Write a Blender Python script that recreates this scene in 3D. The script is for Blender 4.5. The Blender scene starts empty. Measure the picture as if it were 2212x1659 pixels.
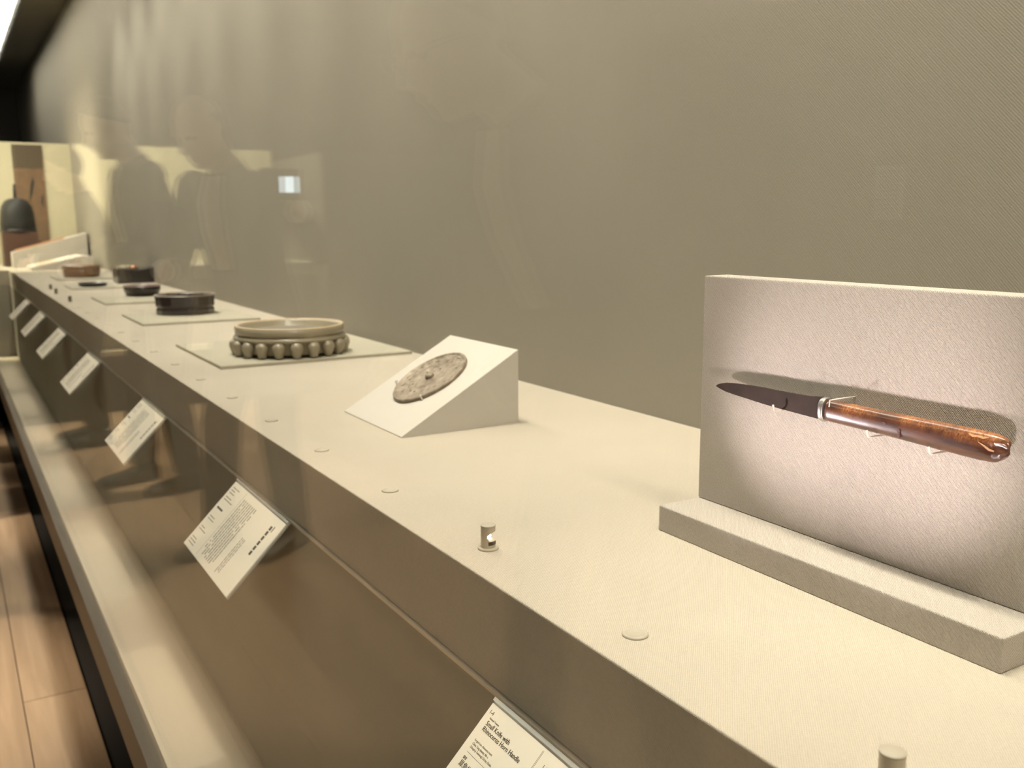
import bpy, bmesh, math, random
from mathutils import Vector, Matrix
R = math.radians
random.seed(7)
sc = bpy.context.scene
COL = sc.collection

# ------------------------------------------------------------------ camera
# world: X runs into the showcase, Y along the showcase, Z up, floor at 0
CAM_Z = 1.17
F_PX, YAW, PITCH, ROLL = 2025.9, 0.5414, 0.1710, 0.0051
fw = Vector((math.sin(YAW) * math.cos(PITCH), math.cos(YAW) * math.cos(PITCH), -math.sin(PITCH)))
r0 = Vector((math.cos(YAW), -math.sin(YAW), 0)); d0 = fw.cross(r0)
rr = r0 * math.cos(ROLL) + d0 * math.sin(ROLL); dd = -r0 * math.sin(ROLL) + d0 * math.cos(ROLL)
cd = bpy.data.cameras.new('camera'); cam = bpy.data.objects.new('camera', cd); COL.objects.link(cam)
M = Matrix.Identity(4)
for i in range(3):
    M[i][0] = rr[i]; M[i][1] = -dd[i]; M[i][2] = -fw[i]
M[2][3] = CAM_Z
cam.matrix_world = M
cd.sensor_fit = 'HORIZONTAL'; cd.sensor_width = 36; cd.lens = F_PX / 2212 * 36
cd.clip_start = 0.02; cd.clip_end = 60
cd.dof.use_dof = True; cd.dof.focus_distance = 0.69; cd.dof.aperture_fstop = 11.5
sc.camera = cam

# ------------------------------------------------------------------ world, exposure
w = bpy.data.worlds.new('dim_gallery'); sc.world = w; w.use_nodes = True
w.node_tree.nodes['Background'].inputs[0].default_value = (1.0, 0.86, 0.68, 1)
w.node_tree.nodes['Background'].inputs[1].default_value = 0.02
sc.view_settings.view_transform = 'Standard'
try: sc.view_settings.look = 'None'
except Exception: pass
sc.view_settings.exposure = 0.5
sc.view_settings.gamma = 1.0
sc.view_settings.use_curve_mapping = False

CASE_L = 11.0        # radiance of the showcase ceiling diffuser
END_L = 18.0          # radiance of the end case diffuser
WARM = (1.0, 0.915, 0.775)
PINK = (1.0, 0.83, 0.87)
POST_W = 2.9
GAL_W = 116.0  # base energy of the added gallery floor spots
GAL_FILL = 2.4  # radiance of the fill panels added to the gallery ceiling

# ------------------------------------------------------------------ helpers: materials
MATS = {}
def nmat(name):
    m = bpy.data.materials.new(name); m.use_nodes = True
    nt = m.node_tree
    return m, nt, nt.nodes['Principled BSDF'], nt.nodes, nt.links

def mat(name, col, rough=0.6, metal=0.0, noise=0.0, nscale=20.0, bump=0.0, bscale=80.0, coat=0.0, spec=None, emis=None, estr=0.0, trans=0.0):
    if name in MATS: return MATS[name]
    m, nt, b, N, L = nmat(name)
    b.inputs['Base Color'].default_value = (*col, 1)
    b.inputs['Roughness'].default_value = rough
    b.inputs['Metallic'].default_value = metal
    if coat: b.inputs['Coat Weight'].default_value = coat; b.inputs['Coat Roughness'].default_value = 0.06
    if spec is not None: b.inputs['Specular IOR Level'].default_value = spec
    if emis: b.inputs['Emission Color'].default_value = (*emis, 1); b.inputs['Emission Strength'].default_value = estr
    if trans: b.inputs['Transmission Weight'].default_value = trans
    tc = N.new('ShaderNodeTexCoord')
    if noise:
        n = N.new('ShaderNodeTexNoise'); n.inputs['Scale'].default_value = nscale; n.inputs['Detail'].default_value = 5
        L.new(tc.outputs['Object'], n.inputs['Vector'])
        mx = N.new('ShaderNodeMix'); mx.data_type = 'RGBA'
        mx.inputs[6].default_value = (*[c * (1 - noise) for c in col], 1)
        mx.inputs[7].default_value = (*[min(1, c * (1 + noise)) for c in col], 1)
        L.new(n.outputs['Fac'], mx.inputs[0]); L.new(mx.outputs[2], b.inputs['Base Color'])
    if bump:
        n2 = N.new('ShaderNodeTexNoise'); n2.inputs['Scale'].default_value = bscale; n2.inputs['Detail'].default_value = 4
        L.new(tc.outputs['Object'], n2.inputs['Vector'])
        bp = N.new('ShaderNodeBump'); bp.inputs['Strength'].default_value = bump; bp.inputs['Distance'].default_value = 0.002
        L.new(n2.outputs['Fac'], bp.inputs['Height']); L.new(bp.outputs[0], b.inputs['Normal'])
    MATS[name] = m
    return m

def cloth(name, col, pitch=0.0016, strength=0.5, rough=0.85, var=0.06, sheen=0.0, mottle=0.03, wobble=0.5, slubk=0.5, sscale=420):
    """woven cloth: ribs along the three object axes, fine slubs"""
    if name in MATS: return MATS[name]
    m, nt, b, N, L = nmat(name)
    b.inputs['Roughness'].default_value = rough
    b.inputs['Specular IOR Level'].default_value = 0.3
    if sheen: b.inputs['Sheen Weight'].default_value = sheen; b.inputs['Sheen Roughness'].default_value = 0.4
    geo = N.new('ShaderNodeNewGeometry')
    wob = N.new('ShaderNodeTexNoise'); wob.inputs['Scale'].default_value = 260; wob.inputs['Detail'].default_value = 2
    L.new(geo.outputs['Position'], wob.inputs['Vector'])
    ad = N.new('ShaderNodeVectorMath'); ad.operation = 'MULTIPLY_ADD'
    ad.inputs[1].default_value = (pitch * wobble,) * 3
    L.new(wob.outputs['Color'], ad.inputs[0]); L.new(geo.outputs['Position'], ad.inputs[2])
    dt = N.new('ShaderNodeVectorMath'); dt.operation = 'DOT_PRODUCT'; dt.inputs[1].default_value = (0.72, -0.69, 0.70)   # twill rib across this direction
    L.new(ad.outputs[0], dt.inputs[0])
    ph_ = N.new('ShaderNodeMath'); ph_.operation = 'MULTIPLY'; ph_.inputs[1].default_value = 2 * math.pi / pitch; L.new(dt.outputs['Value'], ph_.inputs[0])
    sn = N.new('ShaderNodeMath'); sn.operation = 'SINE'; L.new(ph_.outputs[0], sn.inputs[0])
    dt2 = N.new('ShaderNodeVectorMath'); dt2.operation = 'DOT_PRODUCT'; dt2.inputs[1].default_value = (0.69, 0.72, -0.71)
    L.new(ad.outputs[0], dt2.inputs[0])
    p2_ = N.new('ShaderNodeMath'); p2_.operation = 'MULTIPLY'; p2_.inputs[1].default_value = 2 * math.pi / (pitch * 1.7); L.new(dt2.outputs['Value'], p2_.inputs[0])
    sn2 = N.new('ShaderNodeMath'); sn2.operation = 'SINE'; L.new(p2_.outputs[0], sn2.inputs[0])
    mm_ = N.new('ShaderNodeMath'); mm_.operation = 'MULTIPLY_ADD'; mm_.inputs[1].default_value = 0.35; L.new(sn2.outputs[0], mm_.inputs[0]); L.new(sn.outputs[0], mm_.inputs[2])
    dv = N.new('ShaderNodeMath'); dv.operation = 'MULTIPLY_ADD'; dv.inputs[1].default_value = 0.28; dv.inputs[2].default_value = 0.25; L.new(mm_.outputs[0], dv.inputs[0])
    slub = N.new('ShaderNodeTexNoise'); slub.inputs['Scale'].default_value = sscale; slub.inputs['Detail'].default_value = 3
    L.new(geo.outputs['Position'], slub.inputs['Vector'])
    mot = N.new('ShaderNodeTexNoise'); mot.inputs['Scale'].default_value = 9; mot.inputs['Detail'].default_value = 3
    L.new(geo.outputs['Position'], mot.inputs['Vector'])
    s2 = N.new('ShaderNodeMath'); s2.operation = 'MULTIPLY_ADD'; s2.inputs[1].default_value = slubk
    L.new(slub.outputs['Fac'], s2.inputs[0]); L.new(dv.outputs[0], s2.inputs[2])
    mx = N.new('ShaderNodeMix'); mx.data_type = 'RGBA'
    mx.inputs[6].default_value = (*[c * (1 - var * 2.2) for c in col], 1)
    mx.inputs[7].default_value = (*[min(1, c * (1 + var)) for c in col], 1)
    L.new(s2.outputs[0], mx.inputs[0])
    hv = N.new('ShaderNodeMix'); hv.data_type = 'RGBA'; hv.blend_type = 'MULTIPLY'; hv.inputs[0].default_value = 1
    mr = N.new('ShaderNodeMapRange'); mr.inputs['To Min'].default_value = 1 - mottle * 2; mr.inputs['To Max'].default_value = 1 + mottle
    L.new(mot.outputs['Fac'], mr.inputs['Value'])
    L.new(mx.outputs[2], hv.inputs[6]); L.new(mr.outputs[0], hv.inputs[7]); L.new(hv.outputs[2], b.inputs['Base Color'])
    bp = N.new('ShaderNodeBump'); bp.inputs['Strength'].default_value = strength; bp.inputs['Distance'].default_value = 0.0006
    L.new(s2.outputs[0], bp.inputs['Height']); L.new(bp.outputs[0], b.inputs['Normal'])
    MATS[name] = m
    return m

def emit(name, col, s):
    if name in MATS: return MATS[name]
    m = bpy.data.materials.new(name); m.use_nodes = True
    N = m.node_tree.nodes; N.clear()
    o = N.new('ShaderNodeOutputMaterial'); e = N.new('ShaderNodeEmission')
    e.inputs[0].default_value = (*col, 1); e.inputs[1].default_value = s
    m.node_tree.links.new(e.outputs[0], o.inputs[0]); MATS[name] = m
    return m

def glass(name='case_glass', ior=1.46, k=0.34, tint=(0.985, 1.0, 0.985)):
    """flat clear pane with an anti-reflection coating: part of the Fresnel share mirrors, the rest passes straight through"""
    if name in MATS: return MATS[name]
    m = bpy.data.materials.new(name); m.use_nodes = True
    N = m.node_tree.nodes; L = m.node_tree.links; N.clear()
    o = N.new('ShaderNodeOutputMaterial')
    geo = N.new('ShaderNodeNewGeometry')
    mi = N.new('ShaderNodeMix'); mi.data_type = 'FLOAT'
    mi.inputs[2].default_value = ior; mi.inputs[3].default_value = 1 / ior
    L.new(geo.outputs['Backfacing'], mi.inputs[0])
    fr = N.new('ShaderNodeFresnel'); L.new(mi.outputs[0], fr.inputs['IOR'])
    mu = N.new('ShaderNodeMath'); mu.operation = 'MULTIPLY'; mu.inputs[1].default_value = k; L.new(fr.outputs[0], mu.inputs[0])
    tr = N.new('ShaderNodeBsdfTransparent'); tr.inputs[0].default_value = (*tint, 1)
    gl = N.new('ShaderNodeBsdfGlossy'); gl.inputs['Roughness'].default_value = 0.0; gl.inputs[0].default_value = (1, 1, 1, 1)
    mx = N.new('ShaderNodeMixShader'); L.new(mu.outputs[0], mx.inputs[0]); L.new(tr.outputs[0], mx.inputs[1]); L.new(gl.outputs[0], mx.inputs[2])
    L.new(mx.outputs[0], o.inputs[0]); MATS[name] = m
    return m

# ------------------------------------------------------------------ helpers: meshes
class MB:
    def __init__(s): s.v = []; s.f = []; s.smooth = []
    def add(s, vs, fs, sm=False):
        o = len(s.v); s.v += [tuple(v) for v in vs]; s.f += [tuple(i + o for i in f) for f in fs]; s.smooth += [sm] * len(fs); return s
    def box(s, x0, x1, y0, y1, z0, z1):
        vs = [(x, y, z) for x in (x0, x1) for y in (y0, y1) for z in (z0, z1)]
        return s.add(vs, [(0, 1, 3, 2), (4, 6, 7, 5), (0, 4, 5, 1), (2, 3, 7, 6), (0, 2, 6, 4), (1, 5, 7, 3)])
    def lathe(s, prof, n=32, c=(0, 0, 0), sm=True, a0=0.0, cap=True):
        vs = []; fs = []
        for (r, z) in prof:
            for k in range(n):
                a = a0 + 2 * math.pi * k / n
                vs.append((c[0] + r * math.cos(a), c[1] + r * math.sin(a), c[2] + z))
        for j in range(len(prof) - 1):
            for k in range(n):
                fs.append((j * n + k, j * n + (k + 1) % n, (j + 1) * n + (k + 1) % n, (j + 1) * n + k))
        if cap and prof[0][0] > 1e-6: fs.append(tuple(range(n - 1, -1, -1)))
        if cap and prof[-1][0] > 1e-6: fs.append(tuple((len(prof) - 1) * n + k for k in range(n)))
        return s.add(vs, fs, sm)
    def prism(s, pts, axis_vec, sm=False):
        """closed outline of 3D points extruded by a vector"""
        n = len(pts); a = Vector(axis_vec)
        vs = [Vector(p) for p in pts] + [Vector(p) + a for p in pts]
        fs = [tuple(range(n - 1, -1, -1)), tuple(range(n, 2 * n))] + [(i, (i + 1) % n, n + (i + 1) % n, n + i) for i in range(n)]
        return s.add(vs, fs, sm)
    def tube(s, pts, rad, n=8, cap=True):
        pts = [Vector(p) for p in pts]; rs = rad if isinstance(rad, (list, tuple)) else [rad] * len(pts)
        vs = []; fs = []
        up = None
        for i, p in enumerate(pts):
            t = (pts[min(i + 1, len(pts) - 1)] - pts[max(i - 1, 0)]).normalized()
            if up is None:
                up = Vector((0, 0, 1)) if abs(t.z) < 0.9 else Vector((1, 0, 0))
            e1 = t.cross(up).normalized(); e2 = t.cross(e1); up = -e2
            for k in range(n):
                a = 2 * math.pi * k / n
                vs.append(p + (e1 * math.cos(a) + e2 * math.sin(a)) * rs[i])
        for j in range(len(pts) - 1):
            for k in range(n):
                fs.append((j * n + k, j * n + (k + 1) % n, (j + 1) * n + (k + 1) % n, (j + 1) * n + k))
        if cap: fs += [tuple(range(n - 1, -1, -1)), tuple((len(pts) - 1) * n + k for k in range(n))]
        return s.add(vs, fs, True)
    def ball(s, c, rx, ry=None, rz=None, nu=12, nv=8, rot=None):
        ry = ry or rx; rz = rz or rx
        vs = []; fs = []
        for j in range(nv + 1):
            t = math.pi * j / nv
            for k in range(nu):
                a = 2 * math.pi * k / nu
                v = Vector((rx * math.sin(t) * math.cos(a), ry * math.sin(t) * math.sin(a), rz * math.cos(t)))
                if rot: v = rot @ v
                vs.append(v + Vector(c))
        for j in range(nv):
            for k in range(nu):
                fs.append((j * nu + k, (j + 1) * nu + k, (j + 1) * nu + (k + 1) % nu, j * nu + (k + 1) % nu))
        return s.add(vs, fs, True)
    def mesh(s, name, weld=True):
        me = bpy.data.meshes.new(name); me.from_pydata(s.v, [], s.f)
        for p, sm in zip(me.polygons, s.smooth): p.use_smooth = sm
        bm = bmesh.new(); bm.from_mesh(me)
        if weld: bmesh.ops.remove_doubles(bm, verts=bm.verts, dist=1e-6)
        bmesh.ops.recalc_face_normals(bm, faces=bm.faces)
        bm.to_mesh(me); bm.free(); me.validate()
        return me
    def build(s, name, m, parent=None, bevel=0.0, seg=2):
        me = s.mesh(name); me.materials.append(m)
        o = bpy.data.objects.new(name, me); COL.objects.link(o)
        if parent is not None: o.parent = parent
        if bevel:
            b = o.modifiers.new('bevel', 'BEVEL'); b.width = bevel; b.segments = seg; b.limit_method = 'ANGLE'; b.angle_limit = R(35)
        return o

def tag(o, label=None, cat=None, group=None, kind=None):
    if label: o['label'] = label
    if cat: o['category'] = cat
    if group: o['group'] = group
    if kind: o['kind'] = kind
    return o
def empty(name, loc=(0, 0, 0), rz=0.0):
    o = bpy.data.objects.new(name, None); COL.objects.link(o); o.location = loc; o.rotation_euler = (0, 0, rz); o.empty_display_size = 0.05
    return o
def struct(o): o['kind'] = 'structure'; return o
def box(name, m, x0, x1, y0, y1, z0, z1, parent=None, bevel=0.0):
    return MB().box(x0, x1, y0, y1, z0, z1).build(name, m, parent, bevel)
def copy_tree(o, parent=None):
    c = o.copy(); COL.objects.link(c)
    if parent is not None: c.parent = parent
    for ch in list(o.children): copy_tree(ch, c)
    return c

# ------------------------------------------------------------------ materials
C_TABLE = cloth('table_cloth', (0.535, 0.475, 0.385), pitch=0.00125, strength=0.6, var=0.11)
C_WALL = cloth('wall_cloth', (0.305, 0.275, 0.225), pitch=0.0022, strength=0.35, var=0.06, mottle=0.02)
C_STAND = cloth('stand_cloth', (0.49, 0.44, 0.385), pitch=0.0011, strength=1.0, var=0.22, wobble=1.2, slubk=1.2, sscale=1000)
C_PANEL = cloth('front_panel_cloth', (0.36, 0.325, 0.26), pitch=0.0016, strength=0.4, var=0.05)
M_SLAB = cloth('plate_cloth', (0.45, 0.415, 0.325), pitch=0.0012, strength=0.15, var=0.03)
M_PAPERSTAND = mat('smooth_card', (0.56, 0.52, 0.46), rough=0.75, noise=0.02, nscale=40)
M_LEDGE = mat('beige_laminate', (0.66, 0.56, 0.41), rough=0.45, noise=0.04, nscale=8)
M_KICK = mat('shadow_gap_black', (0.012, 0.010, 0.008), rough=0.7)  # near-black stands for the shade of the gap under the sill
M_LEDGEFACE = mat('brown_edge', (0.11, 0.078, 0.045), rough=0.5)
M_ALU = mat('satin_rail', (0.62, 0.55, 0.45), rough=0.35, metal=0.4)
M_BULK = mat('black_bulkhead_paint', (0.022, 0.021, 0.017), rough=0.85)
M_DARKWALL = mat('dark_wall_paint', (0.085, 0.078, 0.066), rough=0.8, noise=0.1, nscale=6, bump=0.1, bscale=120)
M_BLACK = mat('matt_black', (0.01, 0.01, 0.009), rough=0.6)
M_ENDWALL = cloth('end_wall_cloth', (0.58, 0.53, 0.38), pitch=0.002, strength=0.2, var=0.03)
M_GLASS = glass()
M_CAP = mat('cream_plastic', (0.46, 0.41, 0.325), rough=0.5)
M_POST = mat('grey_cream_metal', (0.48, 0.42, 0.32), rough=0.35, metal=0.2)
M_ACR = mat('clear_acrylic', (0.92, 0.90, 0.84), rough=0.12, trans=0.55, spec=0.5)
M_PAPER = mat('label_paper', (0.80, 0.73, 0.60), rough=0.8, noise=0.015, nscale=60)
M_INK = mat('print_ink', (0.035, 0.030, 0.024), rough=0.7)
M_INK2 = mat('print_ink_grey', (0.13, 0.11, 0.085), rough=0.7)
M_LACQUER = mat('black_lacquer', (0.018, 0.013, 0.012), rough=0.28, noise=0.4, nscale=30, coat=0.4)

# ================================================================== the setting
TZ = 0.90            # table top
XF, XB = 0.3347, 0.837
YC = 6.40            # inner corner where the end case starts
YE = 7.40            # back wall of the end case
XG0, XG1 = 0.200, 0.210
CEIL = 2.575

# floor and its planks
fl = struct(box('floor', mat('sub_floor', (0.02, 0.015, 0.01), rough=0.8), -4.7, 0.9, -3.0, YE + 0.1, -0.08, -0.012))
def plank_mat():
    m, nt, b, N, L = nmat('oak_plank')
    tc = N.new('ShaderNodeTexCoord'); oi = N.new('ShaderNodeObjectInfo')
    mp = N.new('ShaderNodeMapping'); mp.inputs['Scale'].default_value = (38, 2.2, 10)
    L.new(tc.outputs['Object'], mp.inputs['Vector'])
    av = N.new('ShaderNodeVectorMath'); av.operation = 'ADD'
    sc_ = N.new('ShaderNodeVectorMath'); sc_.operation = 'SCALE'; sc_.inputs['Scale'].default_value = 37
    L.new(oi.outputs['Random'], sc_.inputs[0]); L.new(mp.outputs[0], av.inputs[0]); L.new(sc_.outputs[0], av.inputs[1])
    n = N.new('ShaderNodeTexNoise'); n.inputs['Scale'].default_value = 1.0; n.inputs['Detail'].default_value = 6; n.inputs['Distortion'].default_value = 0.6
    L.new(av.outputs[0], n.inputs['Vector'])
    cr = N.new('ShaderNodeValToRGB'); e = cr.color_ramp.elements
    e[0].position = 0.3; e[0].color = (0.27, 0.175, 0.10, 1); e[1].position = 0.72; e[1].color = (0.37, 0.25, 0.15, 1)
    L.new(n.outputs['Fac'], cr.inputs[0])
    mr = N.new('ShaderNodeMapRange'); mr.inputs['To Min'].default_value = 0.82; mr.inputs['To Max'].default_value = 1.12
    L.new(oi.outputs['Random'], mr.inputs['Value'])
    hv = N.new('ShaderNodeMix'); hv.data_type = 'RGBA'; hv.blend_type = 'MULTIPLY'; hv.inputs[0].default_value = 1
    L.new(cr.outputs[0], hv.inputs[6]); L.new(mr.outputs[0], hv.inputs[7]); L.new(hv.outputs[2], b.inputs['Base Color'])
    b.inputs['Roughness'].default_value = 0.5
    return m
PM = plank_mat()
PW, PL = 0.145, 1.81
pmesh = MB().box(-PW / 2 + 0.0012, PW / 2 - 0.0012, -PL / 2 + 0.0012, PL / 2 - 0.0012, -0.012, 0).mesh('plank'); pmesh.materials.append(PM)
row = 0; x = 0.215 - PW / 2
while x > -4.6:
    y = -2.95 + PL / 2 - (row * 0.61) % PL
    while y < YE - 0.35:
        if y > -2.2:
            o = bpy.data.objects.new('plank', pmesh); COL.objects.link(o); o.location = (x, y, 0); o.parent = fl
            b = None
        y += PL
    x -= PW; row += 1

# showcase back wall and ceiling
struct(box('wall_right', C_WALL, XB, XB + 0.08, -3.0, 11.5, 0.0, CEIL + 0.3))
struct(box('ceiling', mat('case_ceiling_paint', (0.10, 0.085, 0.06), rough=0.7), 0.19, XB, -3.0, 11.5, CEIL + 0.01, CEIL + 0.08))
# bulkhead over the corner and the end case (dark), pale end wall below it
struct(box('wall_bulkhead', M_BULK, -4.7, 0.198, YC - 0.15, YC - 0.08, 1.645, 3.3))
struct(box('wall_end', M_ENDWALL, -1.86, 0.212, YE, YE + 0.08, 0.0, 2.1))
struct(box('wall_end_corner', M_ENDWALL, 0.212, XB, YE, YE + 0.08, 0.0, 1.725))
struct(box('wall_added_pier', M_BULK, -0.30, 0.186, YC - 0.30, YC - 0.152, 0.0, 3.3))  # unseen pier, added so the pane mirrors darkness beside the corner
struct(box('wall_far', M_BULK, 0.13, XB + 0.08, 11.5, 11.58, 0.0, CEIL + 0.3))
struct(box('wall_far_side', M_BULK, 0.13, 0.212, YE + 0.08, 11.5, 0.0, CEIL + 0.3))
struct(box('wall_end_side', M_DARKWALL, -4.7, -1.86, YC - 0.15, YE + 0.08, 0.0, 1.645))
struct(box('ceiling', M_DARKWALL, -1.86, 0.212, YC - 0.08, YE + 0.08, 2.1, 2.16))
# gallery walls and ceiling
struct(box('wall_left', M_DARKWALL, -4.78, -4.7, -3.0, YC - 0.15, 0.0, 3.3))
struct(box('wall_near', M_DARKWALL, -4.78, XB + 0.08, -3.08, -3.0, 0.0, 3.3))
struct(box('ceiling', mat('gallery_ceiling_paint', (0.22, 0.20, 0.17), rough=0.85), -4.78, 0.19, -3.0, YC - 0.15, 3.3, 3.38))
struct(box('wall_added_baffle', M_DARKWALL, 0.150, 0.190, -3.0, YC - 0.15, 1.95, 3.3))  # unseen baffle, added to keep case light off the visitors

# diffuser panels in the showcase ceiling
def light_panel(x0, x1, y0, y1, z, label, s, frame=0.02):
    t = empty('ceiling_light', ((x0 + x1) / 2, (y0 + y1) / 2, z))
    mb = MB(); cx, cy = (x0 + x1) / 2, (y0 + y1) / 2
    for (a, b_, c, d) in ((x0 - frame, x0, y0 - frame, y1 + frame), (x1, x1 + frame, y0 - frame, y1 + frame), (x0, x1, y0 - frame, y0), (x0, x1, y1, y1 + frame)):
        mb.box(a - cx, b_ - cx, c - cy, d - cy, -0.012, 0.008)
    mb.build('frame', M_BLACK, t)
    MB().box(x0 - cx, x1 - cx, y0 - cy, y1 - cy, -0.004, 0.004).build('diffuser', emit('diffuser_%s' % s, WARM, s), t)
    tag(t, label, 'light', 'glowing ceiling diffusers')
for i in range(4):
    y0 = -2.4 + i * 2.2
    light_panel(0.33, 0.55, y0, y0 + 2.12 if i < 3 else 9.6, CEIL - 0.004, 'long glowing ceiling diffuser above ' + ('the empty near end of the display table', 'the knife and the bronze mirror', 'the inkstone and the dark boxes', 'the brown round box')[i], CASE_L)
t = empty('ceiling_light', (-0.8, YC + 0.12, 2.09))
MB().box(-1.0, 0.95, -0.06, 0.06, -0.014, -0.006).build('diffuser', emit('diffuser_end', (1.0, 0.9, 0.66), END_L * 5), t)
MB().box(-1.02, 0.97, -0.08, 0.08, -0.006, 0.005).build('frame', M_BLACK, t)
tag(t, 'slim light strip in the ceiling of the end case', 'light')

# small spotlights in the showcase ceiling
def case_spot(x, y, tx, ty, tz, energy, size, label):
    t = empty('case_spotlight', (x, y, CEIL + 0.010))
    d = (Vector((tx, ty, tz)) - Vector((x, y, CEIL - 0.05))).normalized(); q = d.to_track_quat('-Z', 'Y')
    MB().tube([(0, 0, 0), (0, 0, -0.03)], 0.006, 8).build('stem', M_BLACK, t)
    hd_ = MB().lathe([(0.012, 0.035), (0.020, 0.028), (0.022, -0.03), (0.019, -0.03), (0.017, -0.012), (0.0, -0.012)], 20).build('head', M_BLACK, t)
    hd_.location = (0, 0, -0.06); hd_.rotation_mode = 'QUATERNION'; hd_.rotation_quaternion = q
    ld = bpy.data.lights.new('case_beam', 'SPOT'); ld.energy = energy; ld.color = WARM; ld.spot_size = R(size); ld.spot_blend = 1.0; ld.shadow_soft_size = 0.025
    lo = bpy.data.objects.new('case_beam', ld); COL.objects.link(lo); lo.parent = t; lo.location = Vector((0, 0, -0.06)) + d * 0.058
    lo.rotation_mode = 'QUATERNION'; lo.rotation_quaternion = q
    tag(t, label, 'spotlight', 'small spotlights in the showcase ceiling')
case_spot(0.40, 0.45, 0.53, 0.45, TZ + 0.02, 17, 20, 'small black spotlight in the case ceiling above the knife stand')
case_spot(0.42, 1.10, 0.53, 1.17, TZ + 0.04, 12, 13, 'small black spotlight in the case ceiling above the bronze mirror')
case_spot(0.62, 2.10, 0.50, 2.00, TZ, 8, 18, 'small black spotlight in the case ceiling above the inkstone')

WASH = ['the near end of the wall', 'the wall just before the knife stand', 'the wall behind the near post lamp', 'the wall behind the knife stand', 'the wall between knife stand and mirror', 'the wall behind the bronze mirror', 'the wall between mirror and inkstone', 'the wall behind the inkstone', 'the wall after the inkstone', 'the wall behind the tall dark box', 'the wall behind the low dark dish', 'the wall behind the flat black tray', 'the wall behind the brown round box']
for i, lab in enumerate(WASH):  # washers added to brighten the upper back wall
    y = -0.9 + i * 0.5
    case_spot(0.28, y, XB, y, 1.62, 22, 62, 'small added wall washer in the case ceiling lighting ' + lab)
for i, lab in enumerate(('the empty near end', 'the near post lamp', 'the knife stand', 'the bronze mirror', 'the inkstone', 'the plate gap after the inkstone', 'the tall dark box', 'the low dark dish', 'the flat black tray', 'the brown round box')):
    y = (-0.75, 0.10, 0.62, 1.20, 1.92, 2.45, 3.0, 3.75, 4.5, 5.3)[i]
    case_spot(0.46, y, 0.47, y, TZ, 25, 48, 'small downlight in the case ceiling over ' + lab)
case_spot(0.40, 6.35, 0.60, YE, 1.35, 17, 34, 'small added spotlight in the case ceiling aimed at the hanging scroll')  # spot added to brighten the pale end wall
case_spot(0.45, 5.75, 0.60, 6.5, TZ, 14, 26, 'small added spotlight in the case ceiling above the corner stand')  # spot added to brighten the corner exhibits

for i, (y, lab) in enumerate(((-0.8, 'beside the near wall'), (1.6, 'opposite the knife'), (4.0, 'opposite the wall notice'))):  # fill panels added to lift the table front with neutral light
    light_panel(-3.3, -2.3, y - 0.9, y + 0.9, 3.285, 'broad dim fill panel added to the gallery ceiling ' + lab, GAL_FILL)

# display table along the showcase
tb = empty('display_table', (XF, 1.7, 0))
def tpart(name, m, x0, x1, y0, y1, z0, z1, bevel=0.0):
    return box(name, m, x0 - XF, x1 - XF, y0 - 1.7, y1 - 1.7, z0, z1, tb, bevel)
tpart('table_top', C_TABLE, XF, XB - 0.001, -2.6, YE - 0.001, TZ - 0.0845, TZ, 0.0012)
tpart('label_rail', M_ALU, XF - 0.0035, XF + 0.02, -2.6, YC, TZ - 0.0875, TZ - 0.0850)
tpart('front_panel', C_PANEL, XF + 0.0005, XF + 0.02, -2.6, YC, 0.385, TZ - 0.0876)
tag(tb, 'long cream cloth covered display table with grey front panel', 'table')
te = empty('display_table', (-0.76, YC, 0))
def epart(name, m, x0, x1, y0, y1, z0, z1): return box(name, m, x0 + 0.76, x1 + 0.76, y0 - YC, y1 - YC, z0, z1, te)
epart('table_top', C_TABLE, -1.858, XF - 0.0005, YC, YE - 0.001, TZ - 0.0845, TZ)
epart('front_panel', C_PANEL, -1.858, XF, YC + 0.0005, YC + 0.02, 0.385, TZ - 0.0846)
tag(te, 'cream cloth covered table of the end case behind its own glass', 'table')

# low sill inside the glass, on its plinth
pl = empty('case_plinth', (0.27, 1.7, 0))
box('sill', M_LEDGE, 0.214 - 0.27, XF + 0.02 - 0.27, -2.6 - 1.7, YC + 0.1 - 1.7, 0.355, 0.384, pl)
box('sill_edge', M_LEDGEFACE, 0.190 - 0.27, 0.2138 - 0.27, -2.6 - 1.7, YC - 0.13 - 1.7, 0.30, 0.382, pl)
box('kick', M_KICK, 0.30 - 0.27, 0.33 - 0.27, -2.6 - 1.7, YC + 0.1 - 1.7, 0.0, 0.355, pl)
tag(pl, 'low beige sill on a plinth blackened for its shade at the foot of the glass', 'plinth')
pe = empty('case_plinth', (-0.8, YC, 0))
box('sill', M_LEDGE, -1.058, 1.010, -0.12, 0.02, 0.355, 0.384, pe)
box('kick', M_KICK, -1.058, 1.010, -0.11, 0.0, 0.0, 0.355, pe)
tag(pe, 'low beige sill on a dark plinth below the end case', 'plinth')

# panes
def pane(i, x0, x1, y0, y1, z0, z1):
    o = struct(box('window_%d' % i, M_GLASS, x0, x1, y0, y1, z0, z1)); return o
pane(1, XG0, XG1, -2.6, -0.302, 0.383, CEIL)
pane(2, XG0, XG1, -0.30, 2.698, 0.383, CEIL)
pane(3, XG0, XG1, 2.70, 4.698, 0.383, CEIL)
pane(4, XG0, XG1, 4.70, YC - 0.14, 0.383, CEIL)
pane(5, -1.855, 0.198, YC - 0.138, YC - 0.128, 0.385, 1.644)

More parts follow.
